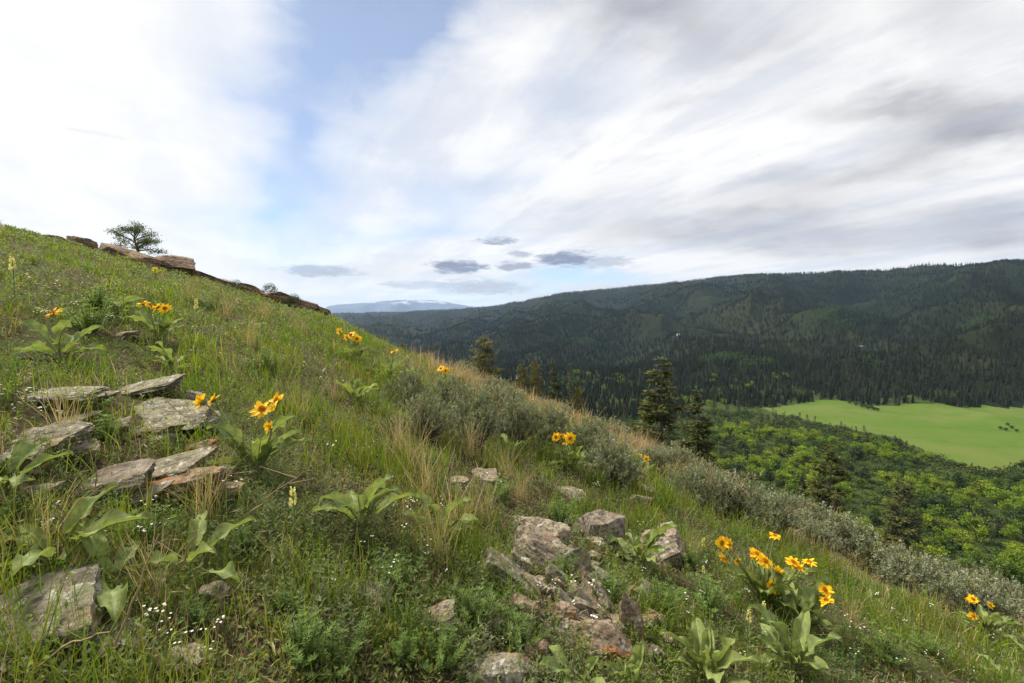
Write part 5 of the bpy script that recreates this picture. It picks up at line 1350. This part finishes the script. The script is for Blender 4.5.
wz = nt.m('MULTIPLY', nt.m('SUBTRACT', nt.noise(vec(nt.m('MULTIPLY', azn, 4.0), nt.m('MULTIPLY', Z, 11.0), 6.0), 1.0, 6, 0.58), 0.5), 0.16)
A_, Z_ = nt.m('ADD', azn, wa), nt.m('ADD', Z, wz)
def ell(px, py, wp, hp, rot, st):
    # soft mass of cloud (or of clear sky) in one direction of the sky
    def az_z(qx, qy):
        d = ray(qx, qy); d = d / np.linalg.norm(d); return np.array([math.atan2(d[0], d[1]), d[2]])
    c = az_z(px, py); cr, sr = math.cos(R(rot)), math.sin(R(rot))
    u = az_z(px + wp * cr, py - wp * sr) - c; v = az_z(px + hp * sr, py + hp * cr) - c
    M = np.linalg.inv(np.stack([u, v], 1))
    da = nt.m('SUBTRACT', A_, float(c[0])); dz = nt.m('SUBTRACT', Z_, float(c[1]))
    p = nt.m('ADD', nt.m('MULTIPLY', da, float(M[0, 0])), nt.m('MULTIPLY', dz, float(M[0, 1])))
    q = nt.m('ADD', nt.m('MULTIPLY', da, float(M[1, 0])), nt.m('MULTIPLY', dz, float(M[1, 1])))
    return nt.m('MULTIPLY', nt.m('EXPONENT', nt.m('MULTIPLY', nt.m('ADD', nt.m('MULTIPLY', p, p), nt.m('MULTIPLY', q, q)), -1.0)), st)
def total(L):
    t = None
    for e in L:
        g = ell(*e); t = g if t is None else nt.m('ADD', t, g)
    return t
clear = total([(430, -5, 110, 50, 20, 0.80), (330, 60, 75, 70, 0, 0.55), (285, 150, 46, 60, 10, 0.55), (300, 215, 55, 35, 0, 0.50), (380, 120, 60, 60, 0, 0.22), (470, 195, 60, 34, 15, 0.40), (575, 95, 60, 34, 25, 0.30),
               (425, 240, 80, 12, 0, 0.40), (568, 279, 62, 6, 0, 0.9), (180, 215, 60, 16, 0, 0.25), (480, 296, 60, 5, 0, 0.35), (700, 60, 60, 22, 20, 0.15)])
clear = nt.m('MULTIPLY', clear, nt.m('MAXIMUM', 0.1, nt.m('ADD', -0.35, nt.m('MULTIPLY', nt.m('ADD', nA, nC), 1.35))))
thin = nt.m('MULTIPLY', nt.ramp(nt.m('ADD', nt.m('MULTIPLY', nA, 0.6), nt.m('MULTIPLY', nC, 0.4)), 0.56, 0.38), nt.m('MULTIPLY', nt.ramp(w_, -0.9, 0.6), 0.16))
cover = nt.m('SUBTRACT', 1.0, nt.m('MINIMUM', nt.m('ADD', clear, thin), 0.78))
dark = total([(900, 108, 120, 22, 8, 0.8), (1000, 122, 80, 26, 5, 0.7), (860, 168, 170, 20, 14, 0.55), (700, 225, 150, 20, 4, 0.50), (850, 232, 200, 24, 2, 0.55), (1010, 225, 90, 20, 0, 0.4), (650, 12, 120, 40, -6, 0.85), (760, 48, 60, 20, 10, 0.3),
              (960, 10, 110, 36, 0, 0.38), (690, 100, 40, 10, 5, 0.35), (560, 285, 150, 12, 0, 0.25), (330, 270, 80, 10, 0, 0.2), (600, 200, 60, 14, 15, 0.18), (740, 180, 50, 9, 12, .35)])
tex = nt.m('MAXIMUM', 0.0, nt.m('ADD', -0.25, nt.m('ADD', nt.m('MULTIPLY', nC, 1.5), nt.m('MULTIPLY', nB, 1.0))))
grey = nt.m('MINIMUM', nt.m('MULTIPLY', nt.m('MULTIPLY', dark, tex), 0.85), 1.0)
white = nt.mix(nt.ramp(nt.m('ADD', nt.m('MULTIPLY', nA, 0.5), nt.m('MULTIPLY', nC, 0.5)), 0.40, 0.58), nt.mix(nt.ramp(w_, -0.1, 0.5), (0.485, 0.485, 0.487), (0.465, 0.462, 0.467)), (0.535, 0.53, 0.52))
ccol = nt.mix(grey, white, (0.195, 0.193, 0.213))
# small dark lens-shaped clouds near the horizon
nL = nt.noise(vec(nt.m('MULTIPLY', azn, 26.0), nt.m('MULTIPLY', Z, 85.0)), 1.0, 7, 0.66, 0.3)
lens = None
for (px, py, wp, hp, st) in ((459, 267, 32, 7.5, 1.0), (497, 241, 22, 4.5, 0.8), (567, 259, 32, 8.5, 1.0), (516, 266, 22, 5, 0.8), (520, 254, 14, 3.5, 0.6), (320, 271, 44, 6.5, 0.65), (480, 287, 55, 8, 0.55), (600, 262, 40, 6, 0.5), (357, 103, 7, 13, 0.18), (100, 134, 34, 3, 0.16), (425, 285, 45, 5, 0.4)):
    d0 = ray(px, py); d0 = d0 / np.linalg.norm(d0); a0 = math.atan2(d0[0], d0[1]); z0 = d0[2]
    d1 = ray(px + wp, py); d1 /= np.linalg.norm(d1); d2 = ray(px, py - hp); d2 /= np.linalg.norm(d2)
    qa = nt.m('DIVIDE', nt.m('SUBTRACT', azn, a0), abs(math.atan2(d1[0], d1[1]) - a0)); qz = nt.m('DIVIDE', nt.m('SUBTRACT', Z, z0), abs(d2[2] - z0))
    rr_ = nt.m('ADD', nt.m('MULTIPLY', qa, qa), nt.m('MULTIPLY', qz, qz))
    e = nt.m('MULTIPLY', nt.ramp(nt.m('ADD', rr_, nt.m('MULTIPLY', nt.m('SUBTRACT', nL, 0.5), 4.2)), 1.35, 0.1), st)
    lens = e if lens is None else nt.m('MAXIMUM', lens, e)
ccol = nt.mix(lens, ccol, (0.155, 0.168, 0.22))
cover = nt.m('MAXIMUM', cover, lens)
hglow = nt.ramp(Z, 0.10, 0.0)
cover = nt.m('MAXIMUM', cover, nt.m('MULTIPLY', hglow, 0.35))
bg2 = nt.new('ShaderNodeBackground'); nt.L.new(ccol, bg2.inputs[0]); bg2.inputs[1].default_value = 1.0
mx = nt.new('ShaderNodeMixShader'); nt.L.new(cover, mx.inputs[0]); nt.L.new(bg1.outputs[0], mx.inputs[1]); nt.L.new(bg2.outputs[0], mx.inputs[2])
nt.L.new(mx.outputs[0], out.inputs[0])
sd = bpy.data.lights.new('sun', 'SUN'); sd.energy = 4.0; sd.angle = R(20); sd.color = (1.0, 0.91, 0.76)
so = bpy.data.objects.new('sun', sd); COL.objects.link(so)
import mathutils
sdir = mathutils.Vector((math.sin(SUN_AZ) * math.cos(SUN_EL), math.cos(SUN_AZ) * math.cos(SUN_EL), math.sin(SUN_EL)))
so.rotation_euler = sdir.to_track_quat('Z', 'Y').to_euler()

# ------------------------------------------------------------------ render settings
scene.view_settings.view_transform = 'Standard'; scene.view_settings.look = 'None'; scene.view_settings.gamma = 1.0
scene.view_settings.exposure = 1.0
scene.render.resolution_x, scene.render.resolution_y = W, HGT
scene.render.engine = 'CYCLES'
cy = scene.cycles
cy.use_denoising = True; cy.max_bounces = 5; cy.diffuse_bounces = 2; cy.glossy_bounces = 2; cy.transmission_bounces = 3; cy.volume_bounces = 0; cy.transparent_max_bounces = 6
cy.sample_clamp_indirect = 4.0
